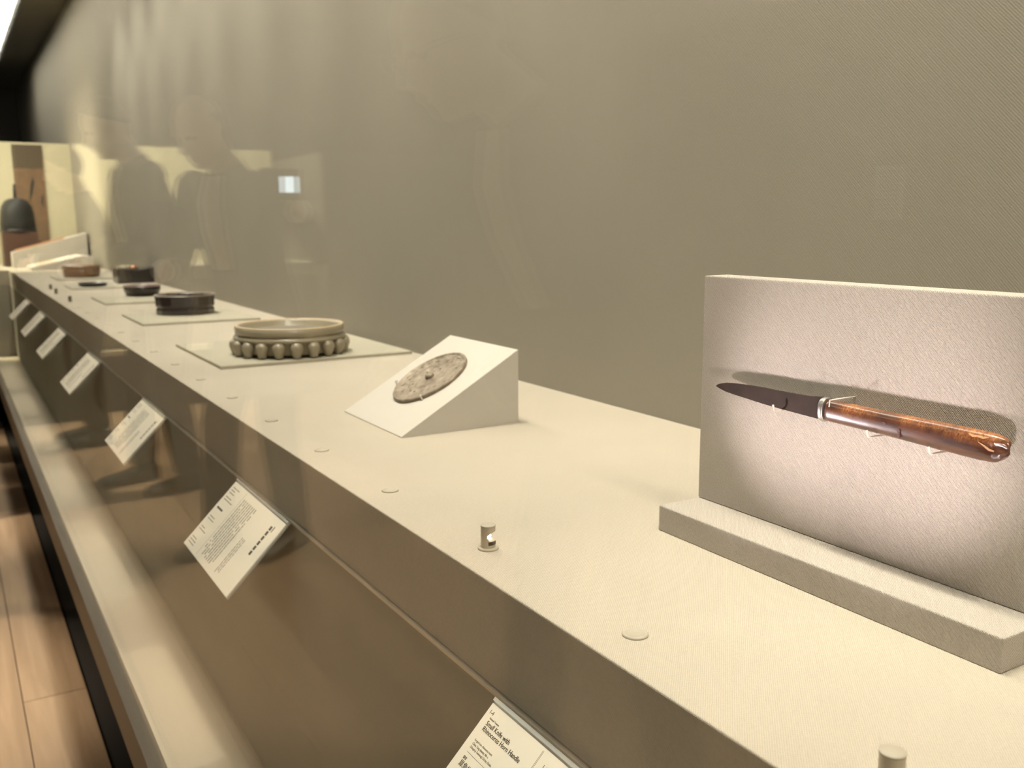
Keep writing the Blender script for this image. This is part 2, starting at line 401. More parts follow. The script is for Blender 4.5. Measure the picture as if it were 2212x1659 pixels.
# ================================================================== knife and its stand
ST = empty('display_stand', (0.60, 0.459, TZ))
sx, sy, sz = 0.60, 0.459, TZ
YL, YR = 0.6177, 0.300
MB().box(0.5224 - sx, 0.640 - sx, YR - sy, YL - sy, 0.0, 0.0230).build('base_block', C_STAND, ST, 0.0010)
MB().box(0.568 - sx, 0.5954 - sx, YR - sy, YL - sy, 0.0232, 0.2232).build('backboard', C_STAND, ST, 0.0010)
M_PIN = mat('pin_sleeve', (0.80, 0.74, 0.66), rough=0.25, trans=0.25)
for (py, pz) in ((0.5123, 1.0236), (0.4241, 1.0198), (0.3750, 1.0180)):
    MB().tube([(0.569 - sx, py - sy, pz - 0.0012 - sz), (0.5500 - sx, py - sy, pz - 0.0012 - sz), (0.5478 - sx, py - sy, pz - 0.0002 - sz), (0.5470 - sx, py + 0.0006 - sy, pz + 0.0042 - sz)], 0.00085, 8).build('pin', M_PIN, ST)
MB().tube([(0.569 - sx, 0.4530 - sy, 1.0415 - sz), (0.5520 - sx, 0.4555 - sy, 1.0412 - sz), (0.5468 - sx, 0.4580 - sy, 1.0402 - sz), (0.5470 - sx, 0.4584 - sy, 1.0352 - sz)], 0.00055, 8).build('pin', M_PIN, ST)
tag(ST, 'beige linen covered upright board on a block holding the knife', 'display stand')

def blade_mat():
    m, nt, b, N, L = nmat('rusted_iron')
    tc = N.new('ShaderNodeTexCoord')
    n = N.new('ShaderNodeTexNoise'); n.inputs['Scale'].default_value = 260; n.inputs['Detail'].default_value = 7
    L.new(tc.outputs['Object'], n.inputs['Vector'])
    n3 = N.new('ShaderNodeTexNoise'); n3.inputs['Scale'].default_value = 40; n3.inputs['Detail'].default_value = 5
    L.new(tc.outputs['Object'], n3.inputs['Vector'])
    cr = N.new('ShaderNodeValToRGB'); e = cr.color_ramp.elements
    e[0].position = 0.3; e[0].color = (0.020, 0.012, 0.008, 1); e[1].position = 0.75; e[1].color = (0.046, 0.027, 0.019, 1)
    L.new(n3.outputs['Fac'], cr.inputs[0]); L.new(cr.outputs[0], b.inputs['Base Color'])
    b.inputs['Roughness'].default_value = 0.7; b.inputs['Metallic'].default_value = 0.0; b.inputs['Specular IOR Level'].default_value = 0.25
    bp = N.new('ShaderNodeBump'); bp.inputs['Strength'].default_value = 0.35; bp.inputs['Distance'].default_value = 0.0006
    L.new(n.outputs['Fac'], bp.inputs['Height']); L.new(bp.outputs[0], b.inputs['Normal'])
    return m
def horn_mat():
    m, nt, b, N, L = nmat('rhinoceros_horn')
    tc = N.new('ShaderNodeTexCoord')
    mp = N.new('ShaderNodeMapping'); mp.inputs['Scale'].default_value = (90, 26, 150); mp.inputs['Rotation'].default_value = (0.12, 0, 0)
    L.new(tc.outputs['Object'], mp.inputs['Vector'])
    n = N.new('ShaderNodeTexNoise'); n.inputs['Scale'].default_value = 1.0; n.inputs['Detail'].default_value = 8; n.inputs['Distortion'].default_value = 1.2; n.inputs['Roughness'].default_value = 0.65
    L.new(mp.outputs[0], n.inputs['Vector'])
    mp2 = N.new('ShaderNodeMapping'); mp2.inputs['Scale'].default_value = (120, 230, 95); mp2.inputs['Rotation'].default_value = (0.5, 0, 0)
    L.new(tc.outputs['Object'], mp2.inputs['Vector'])
    f = N.new('ShaderNodeTexNoise'); f.inputs['Scale'].default_value = 2.2; f.inputs['Detail'].default_value = 6; f.inputs['Distortion'].default_value = 2.0
    L.new(mp2.outputs[0], f.inputs['Vector'])
    # flame figure lies in the upper half of the handle
    sp = N.new('ShaderNodeSeparateXYZ'); L.new(tc.outputs['Object'], sp.inputs[0])
    mr = N.new('ShaderNodeMapRange'); mr.inputs['From Min'].default_value = -0.002; mr.inputs['From Max'].default_value = 0.008
    L.new(sp.outputs['Z'], mr.inputs['Value'])
    cr = N.new('ShaderNodeValToRGB'); e = cr.color_ramp.elements
    e[0].position = 0.35; e[0].color = (0.034, 0.012, 0.008, 1); e[1].position = 0.68; e[1].color = (0.11, 0.036, 0.015, 1)
    L.new(n.outputs['Fac'], cr.inputs[0])
    cf = N.new('ShaderNodeValToRGB'); e = cf.color_ramp.elements
    e[0].position = 0.38; e[0].color = (0.16, 0.042, 0.012, 1); e[1].position = 0.66; e[1].color = (0.56, 0.22, 0.055, 1)
    L.new(f.outputs['Fac'], cf.inputs[0])
    mul = N.new('ShaderNodeMath'); mul.operation = 'MULTIPLY'; L.new(mr.outputs[0], mul.inputs[0])
    big = N.new('ShaderNodeTexNoise'); big.inputs['Scale'].default_value = 30; L.new(tc.outputs['Object'], big.inputs['Vector'])
    bm_ = N.new('ShaderNodeMapRange'); bm_.inputs['From Min'].default_value = 0.38; bm_.inputs['From Max'].default_value = 0.56
    L.new(big.outputs['Fac'], bm_.inputs['Value']); L.new(bm_.outputs[0], mul.inputs[1])
    mx = N.new('ShaderNodeMix'); mx.data_type = 'RGBA'; L.new(mul.outputs[0], mx.inputs[0]); L.new(cr.outputs[0], mx.inputs[6]); L.new(cf.outputs[0], mx.inputs[7])
    L.new(mx.outputs[2], b.inputs['Base Color'])
    b.inputs['Roughness'].default_value = 0.34; b.inputs['Coat Weight'].default_value = 1.0; b.inputs['Coat Roughness'].default_value = 0.24
    bp = N.new('ShaderNodeBump'); bp.inputs['Strength'].default_value = 0.10; bp.inputs['Distance'].default_value = 0.0008
    L.new(n.outputs['Fac'], bp.inputs['Height']); L.new(bp.outputs[0], b.inputs['Normal'])
    return m
KX, KY, KZ = 0.556, 0.455, 1.030
KN = empty('knife', (KX, KY, KZ))
top = [(0.5852, 1.0315), (0.5830, 1.0332), (0.5801, 1.0343), (0.5750, 1.0355), (0.5684, 1.0362), (0.5580, 1.0371), (0.5481, 1.0376), (0.5378, 1.0376), (0.5286, 1.0379), (0.5210, 1.0377), (0.5135, 1.0375), (0.5060, 1.0378), (0.4990, 1.0377), (0.4850, 1.0383), (0.4721, 1.0395)]
bot = [(0.4703, 1.0221), (0.4910, 1.0228), (0.5040, 1.0233), (0.5164, 1.0238), (0.5317, 1.0246), (0.5420, 1.0254), (0.5515, 1.0262), (0.5640, 1.0271), (0.5739, 1.0281), (0.5800, 1.0293), (0.5835, 1.0304)]
rnd = random.Random(3)
top = [(y, z + (rnd.random() - .5) * 0.0004) for (y, z) in top]
mb = MB(); back = [(0.0, y - KY, z - KZ) for (y, z) in top + bot]
# wedge section: thick at the back edge, thin at the cutting edge
n = len(back); nt_ = len(top)
vs = []
for sgn in (1, -1):
    for i, (_, y, z) in enumerate(back):
        vs.append((sgn * (0.0014 if i < nt_ else 0.0004), y, z))
fs = []
# strips between top and bottom outlines
pairs = [(i, n - 1 - int(round(i * (len(bot) - 1) / (nt_ - 1)))) for i in range(nt_)]
for sgn, off in ((1, 0), (-1, n)):
    for a in range(nt_ - 1):
        i0, j0 = pairs[a]; i1, j1 = pairs[a + 1]
        f_ = [i0 + off, i1 + off, j1 + off] + ([j0 + off] if j0 != j1 else [])
        fs.append(tuple(f_))
for i in range(n): fs.append((i, (i + 1) % n, n + (i + 1) % n, n + i))
mb.add(vs, fs).build('blade', blade_mat(), KN)['label'] = 'dark pitted iron blade'
# handle: rounded section swept along its length, broken at the butt
hn = 28; ht = []
TOPH = [(0.4672, 1.0389), (0.4166, 1.0381), (0.3769, 1.0383), (0.3456, 1.0381), (0.3360, 1.0378), (0.3295, 1.0366), (0.3262, 1.0340)]
BOTH = [(0.4669, 1.0224), (0.4154, 1.0213), (0.3754, 1.0197), (0.3451, 1.0188), (0.3350, 1.0192), (0.3310, 1.0205), (0.3275, 1.0245)]
secs = []
def interp(pts, y):
    for (a, b_) in zip(pts, pts[1:]):
        if a[0] >= y >= b_[0]:
            q = (a[0] - y) / max(1e-9, a[0] - b_[0]); return a[1] + (b_[1] - a[1]) * q
    return pts[-1][1]
ys = [0.4670 - (0.4670 - 0.345) * i / 26 for i in range(27)] + [0.345 - (0.345 - 0.3262) * i / 13 for i in range(1, 14)]
rnd = random.Random(11)
vs = []; 
for yi, y in enumerate(ys):
    zt, zb = interp(TOPH, y), interp(BOTH, min(y, 0.4669)); zc = (zt + zb) / 2; hh = (zt - zb) / 2
    q = max(0.0, (0.345 - y) / 0.0188); dx = 0.0066 * math.sqrt(max(0.06, 1 - q ** 3))
    for k in range(hn):
        a = 2 * math.pi * k / hn; c, s_ = math.cos(a), math.sin(a)
        ex = 0.72
        px = dx * math.copysign(abs(c) ** ex, c); pz = hh * math.copysign(abs(s_) ** 0.85, s_)
        j = (rnd.random() - .5) * 0.0016 * q if q > 0.15 else (rnd.random() - .5) * 0.00012
        yy = y + ((rnd.random() - .5) * 0.0030 * q if q > 0.2 else 0)
        if q > 0.0 and -0.2 < s_ < 0.25: px *= 1 - 0.35 * q; 
        vs.append((px + j, yy - KY, zc + pz * (1 + (rnd.random() - .5) * 0.10 * q) - KZ))
fs = []
for j in range(len(ys) - 1):
    for k in range(hn): fs.append((j * hn + k, j * hn + (k + 1) % hn, (j + 1) * hn + (k + 1) % hn, (j + 1) * hn + k))
fs += [tuple(range(hn - 1, -1, -1)), tuple((len(ys) - 1) * hn + k for k in range(hn))]
HM = horn_mat()
hd = MB().add(vs, fs, True).build('handle', HM, KN); hd['label'] = 'glossy streaked reddish brown horn handle with a chipped butt'
sub = hd.modifiers.new('sub', 'SUBSURF'); sub.levels = 1; sub.render_levels = 1
# chip and inlay wound on the handle side, small pieces let into the surface
def patch(y, z, pts, m, name, lab=None):
    MB().prism([(-0.00705, y + a - KY, z + b_ - KZ) for (a, b_) in pts], (0.0009, 0, 0)).build(name, m, hd)
M_CHIP = mat('horn_chip', (0.10, 0.035, 0.022), rough=0.55, noise=0.3, nscale=600)
M_PALE = mat('horn_flake', (0.50, 0.27, 0.13), rough=0.5, noise=0.3, nscale=900)
patch(0.4003, 1.0262, [(0, 0.0034), (-0.0012, 0.0016), (-0.0006, 0.0012), (-0.0010, -0.0034), (0.0008, -0.0030), (0.0004, 0.0002), (0.0012, 0.0008)], M_CHIP, 'chip')
patch(0.4130, 1.0310, [(0.0012, 0.0004), (0.0002, 0.0011), (-0.0014, 0.0006), (-0.0022, -0.0004), (-0.0004, -0.0009)], M_CHIP, 'chip')
MB().tube([(-0.0058, 0.3500 - KY, 1.0357 - KZ), (-0.0064, 0.3470 - KY, 1.0349 - KZ), (-0.0062, 0.3435 - KY, 1.0352 - KZ), (-0.0060, 0.3400 - KY, 1.0348 - KZ), (-0.0052, 0.3370 - KY, 1.0356 - KZ)], [0.0004, 0.0008, 0.0006, 0.0008, 0.0003], 6).build('flake', M_PALE, hd)
MB().tube([(-0.0066, 0.3430 - KY, 1.0318 - KZ), (-0.0064, 0.3395 - KY, 1.0302 - KZ), (-0.0054, 0.3360 - KY, 1.0278 - KZ), (-0.0050, 0.3330 - KY, 1.0274 - KZ)], [0.0002, 0.0005, 0.0008, 0.0005], 6).build('flake', M_PALE, hd)
# silver collar
cv = []
prof = [(0.4712, 0.0), (0.4712, 0.0005), (0.4703, 0.0008), (0.4678, 0.0008), (0.4669, 0.0004), (0.4669, 0.0)]
for (y, g) in prof:
    for k in range(hn):
        a = 2 * math.pi * k / hn; c, s_ = math.cos(a), math.sin(a)
        cv.append(((0.0062 + g) * math.copysign(abs(c) ** .72, c), y - KY, 1.03065 - KZ + (0.0084 + g) * math.copysign(abs(s_) ** .85, s_)))
fs = []
for j in range(len(prof) - 1):
    for k in range(hn): fs.append((j * hn + k, j * hn + (k + 1) % hn, (j + 1) * hn + (k + 1) % hn, (j + 1) * hn + k))
fs += [tuple(range(hn - 1, -1, -1)), tuple((len(prof) - 1) * hn + k for k in range(hn))]
MB().add(cv, fs, True).build('collar', mat('tarnished_silver', (0.50, 0.48, 0.45), rough=0.35, metal=0.9, noise=0.3, nscale=300), KN)['label'] = 'grey silver collar'
tag(KN, 'small knife with dark iron blade and reddish brown horn handle', 'knife')

# ================================================================== mirror on its wedge
WX0, WX1, WY0, WY1, WH = 0.4785, 0.6527, 1.0689, 1.2671, 0.1006
WD = empty('wedge_stand', ((WX0 + WX1) / 2, (WY0 + WY1) / 2, TZ))
wx, wy = (WX0 + WX1) / 2, (WY0 + WY1) / 2
MB().prism([(WX0 - wx, WY0 - wy, 0.0), (WX1 - wx, WY0 - wy, 0.0), (WX1 - wx, WY0 - wy, WH), (WX0 - wx, WY0 - wy, 0.0015)], (0, WY1 - WY0, 0)).build('wedge', M_PAPERSTAND, WD)
sl = math.atan2(WH, WX1 - WX0)
e_s = Vector((math.cos(sl), 0, math.sin(sl))); e_n = Vector((-math.sin(sl), 0, math.cos(sl)))
def onslope(u, v, n_=0.0):     # u up the slope from the front edge, v along Y
    return Vector((WX0, WY0, TZ + 0.0008)) + e_s * u + Vector((0, v, 0)) + e_n * n_
mc = Vector((0.5712, 1.1710, 0)); mu = (mc.x - WX0) / math.cos(sl); mv = mc.y - WY0
MR = 0.0578
for (u, v) in ((mu - 0.030, mv + 0.0560), (mu - 0.040, mv - 0.0445)):
    p = onslope(u, v, -0.001) - WD.location
    dirc = (onslope(mu, mv) - onslope(u, v)).normalized()
    MB().tube([p, p + e_n * 0.0065, p + e_n * 0.0078 + dirc * 0.001, p + e_n * 0.0076 + dirc * 0.0040], 0.0013, 8).build('clip', M_PIN, WD)
tag(WD, 'pale wedge shaped stand under the round bronze mirror', 'display stand')
MI = empty('bronze_mirror', onslope(mu, mv, 0.0003)); MI.rotation_euler = (0, -sl, 0)
def bronze():
    m, nt, b, N, L = nmat('grey_bronze')
    tc = N.new('ShaderNodeTexCoord')
    n = N.new('ShaderNodeTexNoise'); n.inputs['Scale'].default_value = 130; n.inputs['Detail'].default_value = 6
    L.new(tc.outputs['Object'], n.inputs['Vector'])
    v = N.new('ShaderNodeTexVoronoi'); v.inputs['Scale'].default_value = 95; v.distance = 'EUCLIDEAN'
    L.new(tc.outputs['Object'], v.inputs['Vector'])
    cr = N.new('ShaderNodeValToRGB'); e = cr.color_ramp.elements
    e[0].position = 0.3; e[0].color = (0.15, 0.112, 0.078, 1); e[1].position = 0.8; e[1].color = (0.42, 0.345, 0.26, 1)
    L.new(n.outputs['Fac'], cr.inputs[0]); L.new(cr.outputs[0], b.inputs['Base Color'])
    b.inputs['Roughness'].default_value = 0.5; b.inputs['Metallic'].default_value = 0.35
    ad = N.new('ShaderNodeMath'); ad.operation = 'ADD'; L.new(n.outputs['Fac'], ad.inputs[0]); L.new(v.outputs['Distance'], ad.inputs[1])
    bp = N.new('ShaderNodeBump'); bp.inputs['Strength'].default_value = 0.5; bp.inputs['Distance'].default_value = 0.0015
    L.new(ad.outputs[0], bp.inputs['Height']); L.new(bp.outputs[0], b.inputs['Normal'])
    return m
BZ = bronze()
MB().lathe([(MR * .97, 0.0), (MR, 0.0008), (MR, 0.0040), (MR * .985, 0.0047), (MR * .945, 0.0047), (MR * .93, 0.0036), (MR * .90, 0.0030), (MR * .55, 0.0030), (MR * .53, 0.0034), (MR * .50, 0.0034), (MR * .48, 0.0028), (0.0, 0.0028)], 64).build('disc', BZ, MI)
mb = MB(); rnd = random.Random(5)
for k in range(46):
    a = rnd.random() * 6.28; r_ = MR * (0.2 + 0.68 * math.sqrt(rnd.random()))
    mb.ball((r_ * math.cos(a), r_ * math.sin(a), 0.0029), 0.0012 + rnd.random() * 0.0024, 0.0010 + rnd.random() * 0.0016, 0.0007 + rnd.random() * 0.0005, 8, 5, Matrix.Rotation(rnd.random() * 3, 3, 'Z'))
mb.build('relief', BZ, MI)['label'] = 'low cast relief'
MB().lathe([(0.0068, 0.0027), (0.0066, 0.0050), (0.0050, 0.0068), (0.0026, 0.0077), (0.0, 0.0079)], 20).build('knob', BZ, MI)
tag(MI, 'round grey bronze mirror with a central knob and cast relief', 'mirror')

# ================================================================== plates and the objects on them
def plate(x0, x1, y0, y1, th, label):
    o = MB().box(-(x1 - x0) / 2, (x1 - x0) / 2, -(y1 - y0) / 2, (y1 - y0) / 2, 0, th).build('display_plate', M_SLAB, None, 0.0008)
    o.location = ((x0 + x1) / 2, (y0 + y1) / 2, TZ); tag(o, label, 'plate', 'thin plates under the exhibits')
    return TZ + th
P1 = plate(0.428, 0.822, 1.770, 2.165, 0.006, 'thin square beige plate under the ring shaped inkstone')
P2 = plate(0.442, 0.760, 2.650, 2.985, 0.006, 'thin square beige plate under the tall dark round box')
P3 = plate(0.456, 0.770, 3.420, 3.760, 0.006, 'thin square beige plate under the low dark round box')
P4 = plate(0.450, 0.670, 4.300, 4.560, 0.005, 'thin square beige plate under the flat black tray')
P5 = plate(0.470, 0.740, 5.060, 5.420, 0.006, 'thin square beige plate under the brown round box')

# inkstone with bead feet
IK = empty('inkstone', (0.602, 1.892, P1 + 0.0002)); IK.scale = (1.0, 1.0, 0.96)
M_CEL = mat('pale_celadon_glaze', (0.30, 0.255, 0.175), rough=0.30, noise=0.14, nscale=45, coat=0.35)
M_CELR = mat('worn_clay_rim', (0.50, 0.395, 0.265), rough=0.5, noise=0.1, nscale=80)
r1 = 0.108
MB().lathe([(r1 * .90, 0.006), (r1 * .97, 0.007), (r1 * .975, 0.031), (r1 * 1.045, 0.033), (r1 * 1.05, 0.036), (r1 * 1.04, 0.040), (r1 * .985, 0.0415), (r1 * .98, 0.0440), (r1 * 1.02, 0.0455), (r1 * 1.025, 0.0580), (r1 * .985, 0.0600), (r1 * .955, 0.0600), (r1 * .93, 0.0580), (r1 * .92, 0.0380), (r1 * .80, 0.0360), (r1 * .70, 0.0360), (0.0, 0.0360)], 72).build('body', M_CEL, IK)
rim = []
MB().lathe([(r1 * .955, 0.0598), (r1 * .965, 0.0622), (r1 * 1.000, 0.0626), (r1 * 1.022, 0.0605), (r1 * 1.020, 0.0585)], 72, cap=False).build('rim', M_CELR, IK)
MB().lathe([(r1 * .80, 0.0350), (r1 * .79, 0.0470), (r1 * .76, 0.0490), (r1 * .5, 0.0498), (0.0, 0.0500)], 64).build('grinding_surface', mat('worn_ink_surface', (0.20, 0.175, 0.135), rough=0.45, noise=0.1, nscale=30), IK)
fm = MB().lathe([(0.0, 0.0), (0.0070, 0.0015), (0.0085, 0.0060), (0.0108, 0.0130), (0.0128, 0.0200), (0.0122, 0.0268), (0.0085, 0.0318), (0.0, 0.0338)], 16).mesh('bead_foot'); fm.materials.append(M_CEL)
for k in range(20):
    a = 2 * math.pi * (k + .35) / 20
    o = bpy.data.objects.new('bead_foot', fm); COL.objects.link(o); o.parent = IK; o.location = (r1 * 1.015 * math.cos(a), r1 * 1.015 * math.sin(a), 0)
tag(IK, 'ring shaped grey celadon inkstone with a row of bead feet', 'inkstone')

# dark round box (nearest)
B1 = empty('lacquer_box', (0.609, 2.905, P2 + 0.0002))
M_L1 = mat('aubergine_lacquer', (0.022, 0.012, 0.012), rough=0.24, noise=0.5, nscale=26, coat=0.5)
M_RIMG = mat('worn_lacquer_rim', (0.17, 0.13, 0.10), rough=0.35, noise=0.2, nscale=60)
MB().lathe([(0.076, 0.0), (0.079, 0.002), (0.0795, 0.014), (0.0765, 0.017), (0.0765, 0.020), (0.0800, 0.023), (0.0805, 0.036), (0.0815, 0.050), (0.0830, 0.0530), (0.080, 0.0540), (0.076, 0.051), (0.074, 0.012), (0.0, 0.010)], 14, sm=False).build('body', M_L1, B1, 0.0012)
MB().lathe([(0.0745, 0.0500), (0.0770, 0.0552), (0.0815, 0.0556), (0.0838, 0.0530)], 28, cap=False).build('rim', M_RIMG, B1)
B1.scale = (1.06, 1.06, 1.04)
tag(B1, 'tall dark faceted lacquer box with a paler rim', 'box')
# low dark round dish
B2 = empty('lacquer_dish', (0.628, 3.722, P3 + 0.0002))
MB().lathe([(0.045, 0.0), (0.056, 0.003), (0.064, 0.020), (0.0655, 0.034), (0.062, 0.036), (0.059, 0.034), (0.052, 0.010), (0.0, 0.007)], 40).build('body', M_LACQUER, B2)
MB().lathe([(0.0590, 0.0340), (0.0610, 0.0385), (0.0650, 0.0388), (0.0665, 0.0350)], 40, cap=False).build('rim', mat('dull_mauve_rim', (0.22, 0.15, 0.14), rough=0.25), B2)
tag(B2, 'low dark lacquer dish with a mauve glinting rim', 'dish')
# taller black box with a dipped top
B3 = empty('black_box', (0.762, 4.70, TZ + 0.0002))
mb = MB()
nx = 12; pts = []
for i in range(nx + 1):
    t = -1 + 2 * i / nx
    pts.append((0.083 * t, -0.075, 0.072 - 0.010 * math.cos(t * math.pi / 2) ** 2 if abs(t) < 1 else 0.072))
outline = [(-0.083, -0.075, 0.0), (0.083, -0.075, 0.0)] + pts[::-1]
mb.prism(outline, (0, 0.15, 0)); mb.build('body', M_LACQUER, B3, 0.006, 3)
MB().lathe([(0.0, 0.0), (0.020, 0.001), (0.022, 0.008), (0.012, 0.014), (0.0, 0.016)], 20, (0.0, 0.0, 0.0640)).build('highlight_piece', mat('orange_highlight', (0.50, 0.25, 0.14), rough=0.4, metal=0.7), B3)  # orange piece put on the lid in place of a highlight
tag(B3, 'black lacquer box with a dipped top and an orange highlight piece', 'box')
# flat black tray
B4 = MB().lathe([(0.043, 0.0), (0.055, 0.004), (0.060, 0.016), (0.057, 0.017), (0.050, 0.008), (0.0, 0.007)], 32).build('flat_tray', M_LACQUER)
B4.location = (0.548, 4.43, P4 + 0.0002); tag(B4, 'small flat black tray beside the dipped black box', 'tray')
# brown round box
B5 = empty('round_box', (0.600, 5.24, P5 + 0.0002))
M_BRN = mat('brown_wood_box', (0.17, 0.092, 0.042), rough=0.32, noise=0.35, nscale=22, coat=0.3)
MB().lathe([(0.070, 0.0), (0.077, 0.003), (0.080, 0.016), (0.0815, 0.034), (0.078, 0.036)], 40).build('body', M_BRN, B5)
MB().lathe([(0.0795, 0.035), (0.0825, 0.036), (0.0825, 0.048), (0.076, 0.052), (0.0, 0.054)], 40).build('lid', M_BRN, B5)
B5.scale = (1.08, 1.08, 1.15)
tag(B5, 'brown wooden round box with a flat lid', 'box')
# low sloped white stand with loose sheets near the corner
S2 = empty('wedge_stand', (0.615, 6.46, TZ))
MB().prism([(-0.170, -0.19, 0.0), (0.170, -0.19, 0.0), (0.170, -0.19, 0.075), (0.115, -0.19, 0.082), (-0.170, -0.19, 0.018)], (0, 0.36, 0)).build('wedge', M_PAPERSTAND, S2, 0.001)
tag(S2, 'low pale sloped stand in the corner of the showcase', 'display stand')
M_SHEET = mat('old_paper', (0.60, 0.47, 0.32), rough=0.8, noise=0.15, nscale=30)
sA = math.atan2(0.064, 0.285)
for (u, v, du, dv, lab, m) in ((0.045, 0.02, 0.105, 0.22, 'pale buff paper sheet lying on the sloped corner stand', M_SHEET), (0.165, 0.06, 0.085, 0.16, 'cream paper sheet on the upper part of the corner stand', M_PAPER)):
    o = MB().box(0, du, -dv / 2, dv / 2, 0.0003, 0.0022).build('paper_sheet', m)
    o.location = (0.615 - 0.170 + u * math.cos(sA), 6.44 + v, TZ + 0.018 + u * math.sin(sA) + 0.0003); o.rotation_euler = (0, -sA, 0)
    tag(o, lab, 'paper', 'sheets on the corner stand')

# ================================================================== socket caps and miniature post lamps
capm = MB().lathe([(0.0088, 0.0), (0.0088, 0.0009), (0.0080, 0.0016), (0.0066, 0.0017), (0.0064, 0.0014), (0.0, 0.0014)], 28).mesh('socket_cap'); capm.materials.append(M_CAP)
ORD = ['first', 'second', 'third', 'fourth', 'fifth', 'sixth', 'seventh', 'eighth', 'ninth', 'tenth', 'eleventh', 'twelfth', 'thirteenth']
for ci, y in enumerate([0.4589, 0.8583, 1.0612, 1.2635, 1.4696, 1.6748, 1.8883, 2.1012, 2.3185, 2.5309, 2.74, 2.95, 3.16, 3.37]):
    o = bpy.data.objects.new('socket_cap', capm); COL.objects.link(o); o.location = (0.3702, y, TZ)
    tag(o, 'round cream socket cap between the two lit post lamps' if ci == 0 else 'round cream socket cap, %s from the notched post lamp towards the inkstone' % ORD[ci - 1], 'cap', 'caps over the lamp sockets')

def post_lamp(x, y, rz, label, lit=True, m=None):
    t = empty('post_lamp', (x, y, TZ), rz)
    m = m or M_POST
    MB().lathe([(0.0088, 0.0), (0.0088, 0.0012), (0.0080, 0.0019), (0.0062, 0.0020)], 28).build('flange', M_CAP, t)
    # stem with a bite cut out of the side that faces the exhibit (+x local)
    prof = [0.0018, 0.0035, 0.0060, 0.0078, 0.0090, 0.0108, 0.0126, 0.0142, 0.0158, 0.0200]
    cut =  [1, 1, 1, 1, 0.25, 0.12, 0.15, 0.55, 1, 1]
    n = 28; vs = []; fs = []
    for z, c in zip(prof, cut):
        for k in range(n):
            a = 2 * math.pi * k / n
            px = 0.0062 * math.cos(a); px = min(px, 0.0062 * c)
            vs.append((px, 0.0062 * math.sin(a), z))
    for j in range(len(prof) - 1):
        for k in range(n): fs.append((j * n + k, j * n + (k + 1) % n, (j + 1) * n + (k + 1) % n, (j + 1) * n + k))
    fs += [tuple(range(n - 1, -1, -1)), tuple((len(prof) - 1) * n + k for k in range(n))]
    MB().add(vs, fs, False).build('stem', m, t)
    MB().lathe([(0.00635, 0.0), (0.00635, 0.0008), (0.0060, 0.0012), (0.0, 0.0012)], 28, (0, 0, 0.0199)).build('top', M_CAP, t)
    if lit:
        MB().box(0.0005, 0.0013, -0.0042, 0.0042, 0.0096, 0.0132).build('lens', emit('post_lens', (1, 0.93, 0.88), 14), t)
        bn = MB(); 
        for k in range(-3, 3):
            a0, a1 = R(k * 14 - 30), R((k + 1) * 14 - 30)
            bn.add([(0.0064 * math.cos(a), 0.0064 * math.sin(a), z) for a in (a0, a1) for z in (0.0045, 0.0075)], [(0, 2, 3, 1)])
        bn.build('sticker', mat('dark_sticker', (0.03, 0.022, 0.015), rough=0.5), t)
        ld = bpy.data.lights.new('post_beam', 'SPOT'); ld.energy = POST_W; ld.color = PINK; ld.spot_size = R(58); ld.spot_blend = 1.0; ld.shadow_soft_size = 0.010
        lo = bpy.data.objects.new('post_beam', ld); COL.objects.link(lo); lo.parent = t; lo.location = (0.0085, 0, 0.0115)
        lo.rotation_euler = (0, -R(90 + 29), 0)
    tag(t, label, 'lamp', 'miniature post lamps on the table')
    return t
post_lamp(0.3700, 0.6554, math.atan2(0.455 - 0.655, 0.566 - 0.370), 'cream post lamp between two socket caps, beam on the knife board')
post_lamp(0.3660, 0.2585, math.atan2(0.440 - 0.2585, 0.566 - 0.366), 'grey post lamp standing before the right end of the knife board')
M_POSTD = mat('dark_post', (0.10, 0.085, 0.06), rough=0.4)
for (x, y, lab) in ((0.3733, 3.6472, 'dark little post on the table before the low dark dish'), (0.3719, 4.0962, 'dark little post on the table between low dish and flat tray'), (0.3803, 4.4051, 'dark little post on the table before the flat black tray')):
    post_lamp(x, y, 0.3, lab, False, M_POSTD)

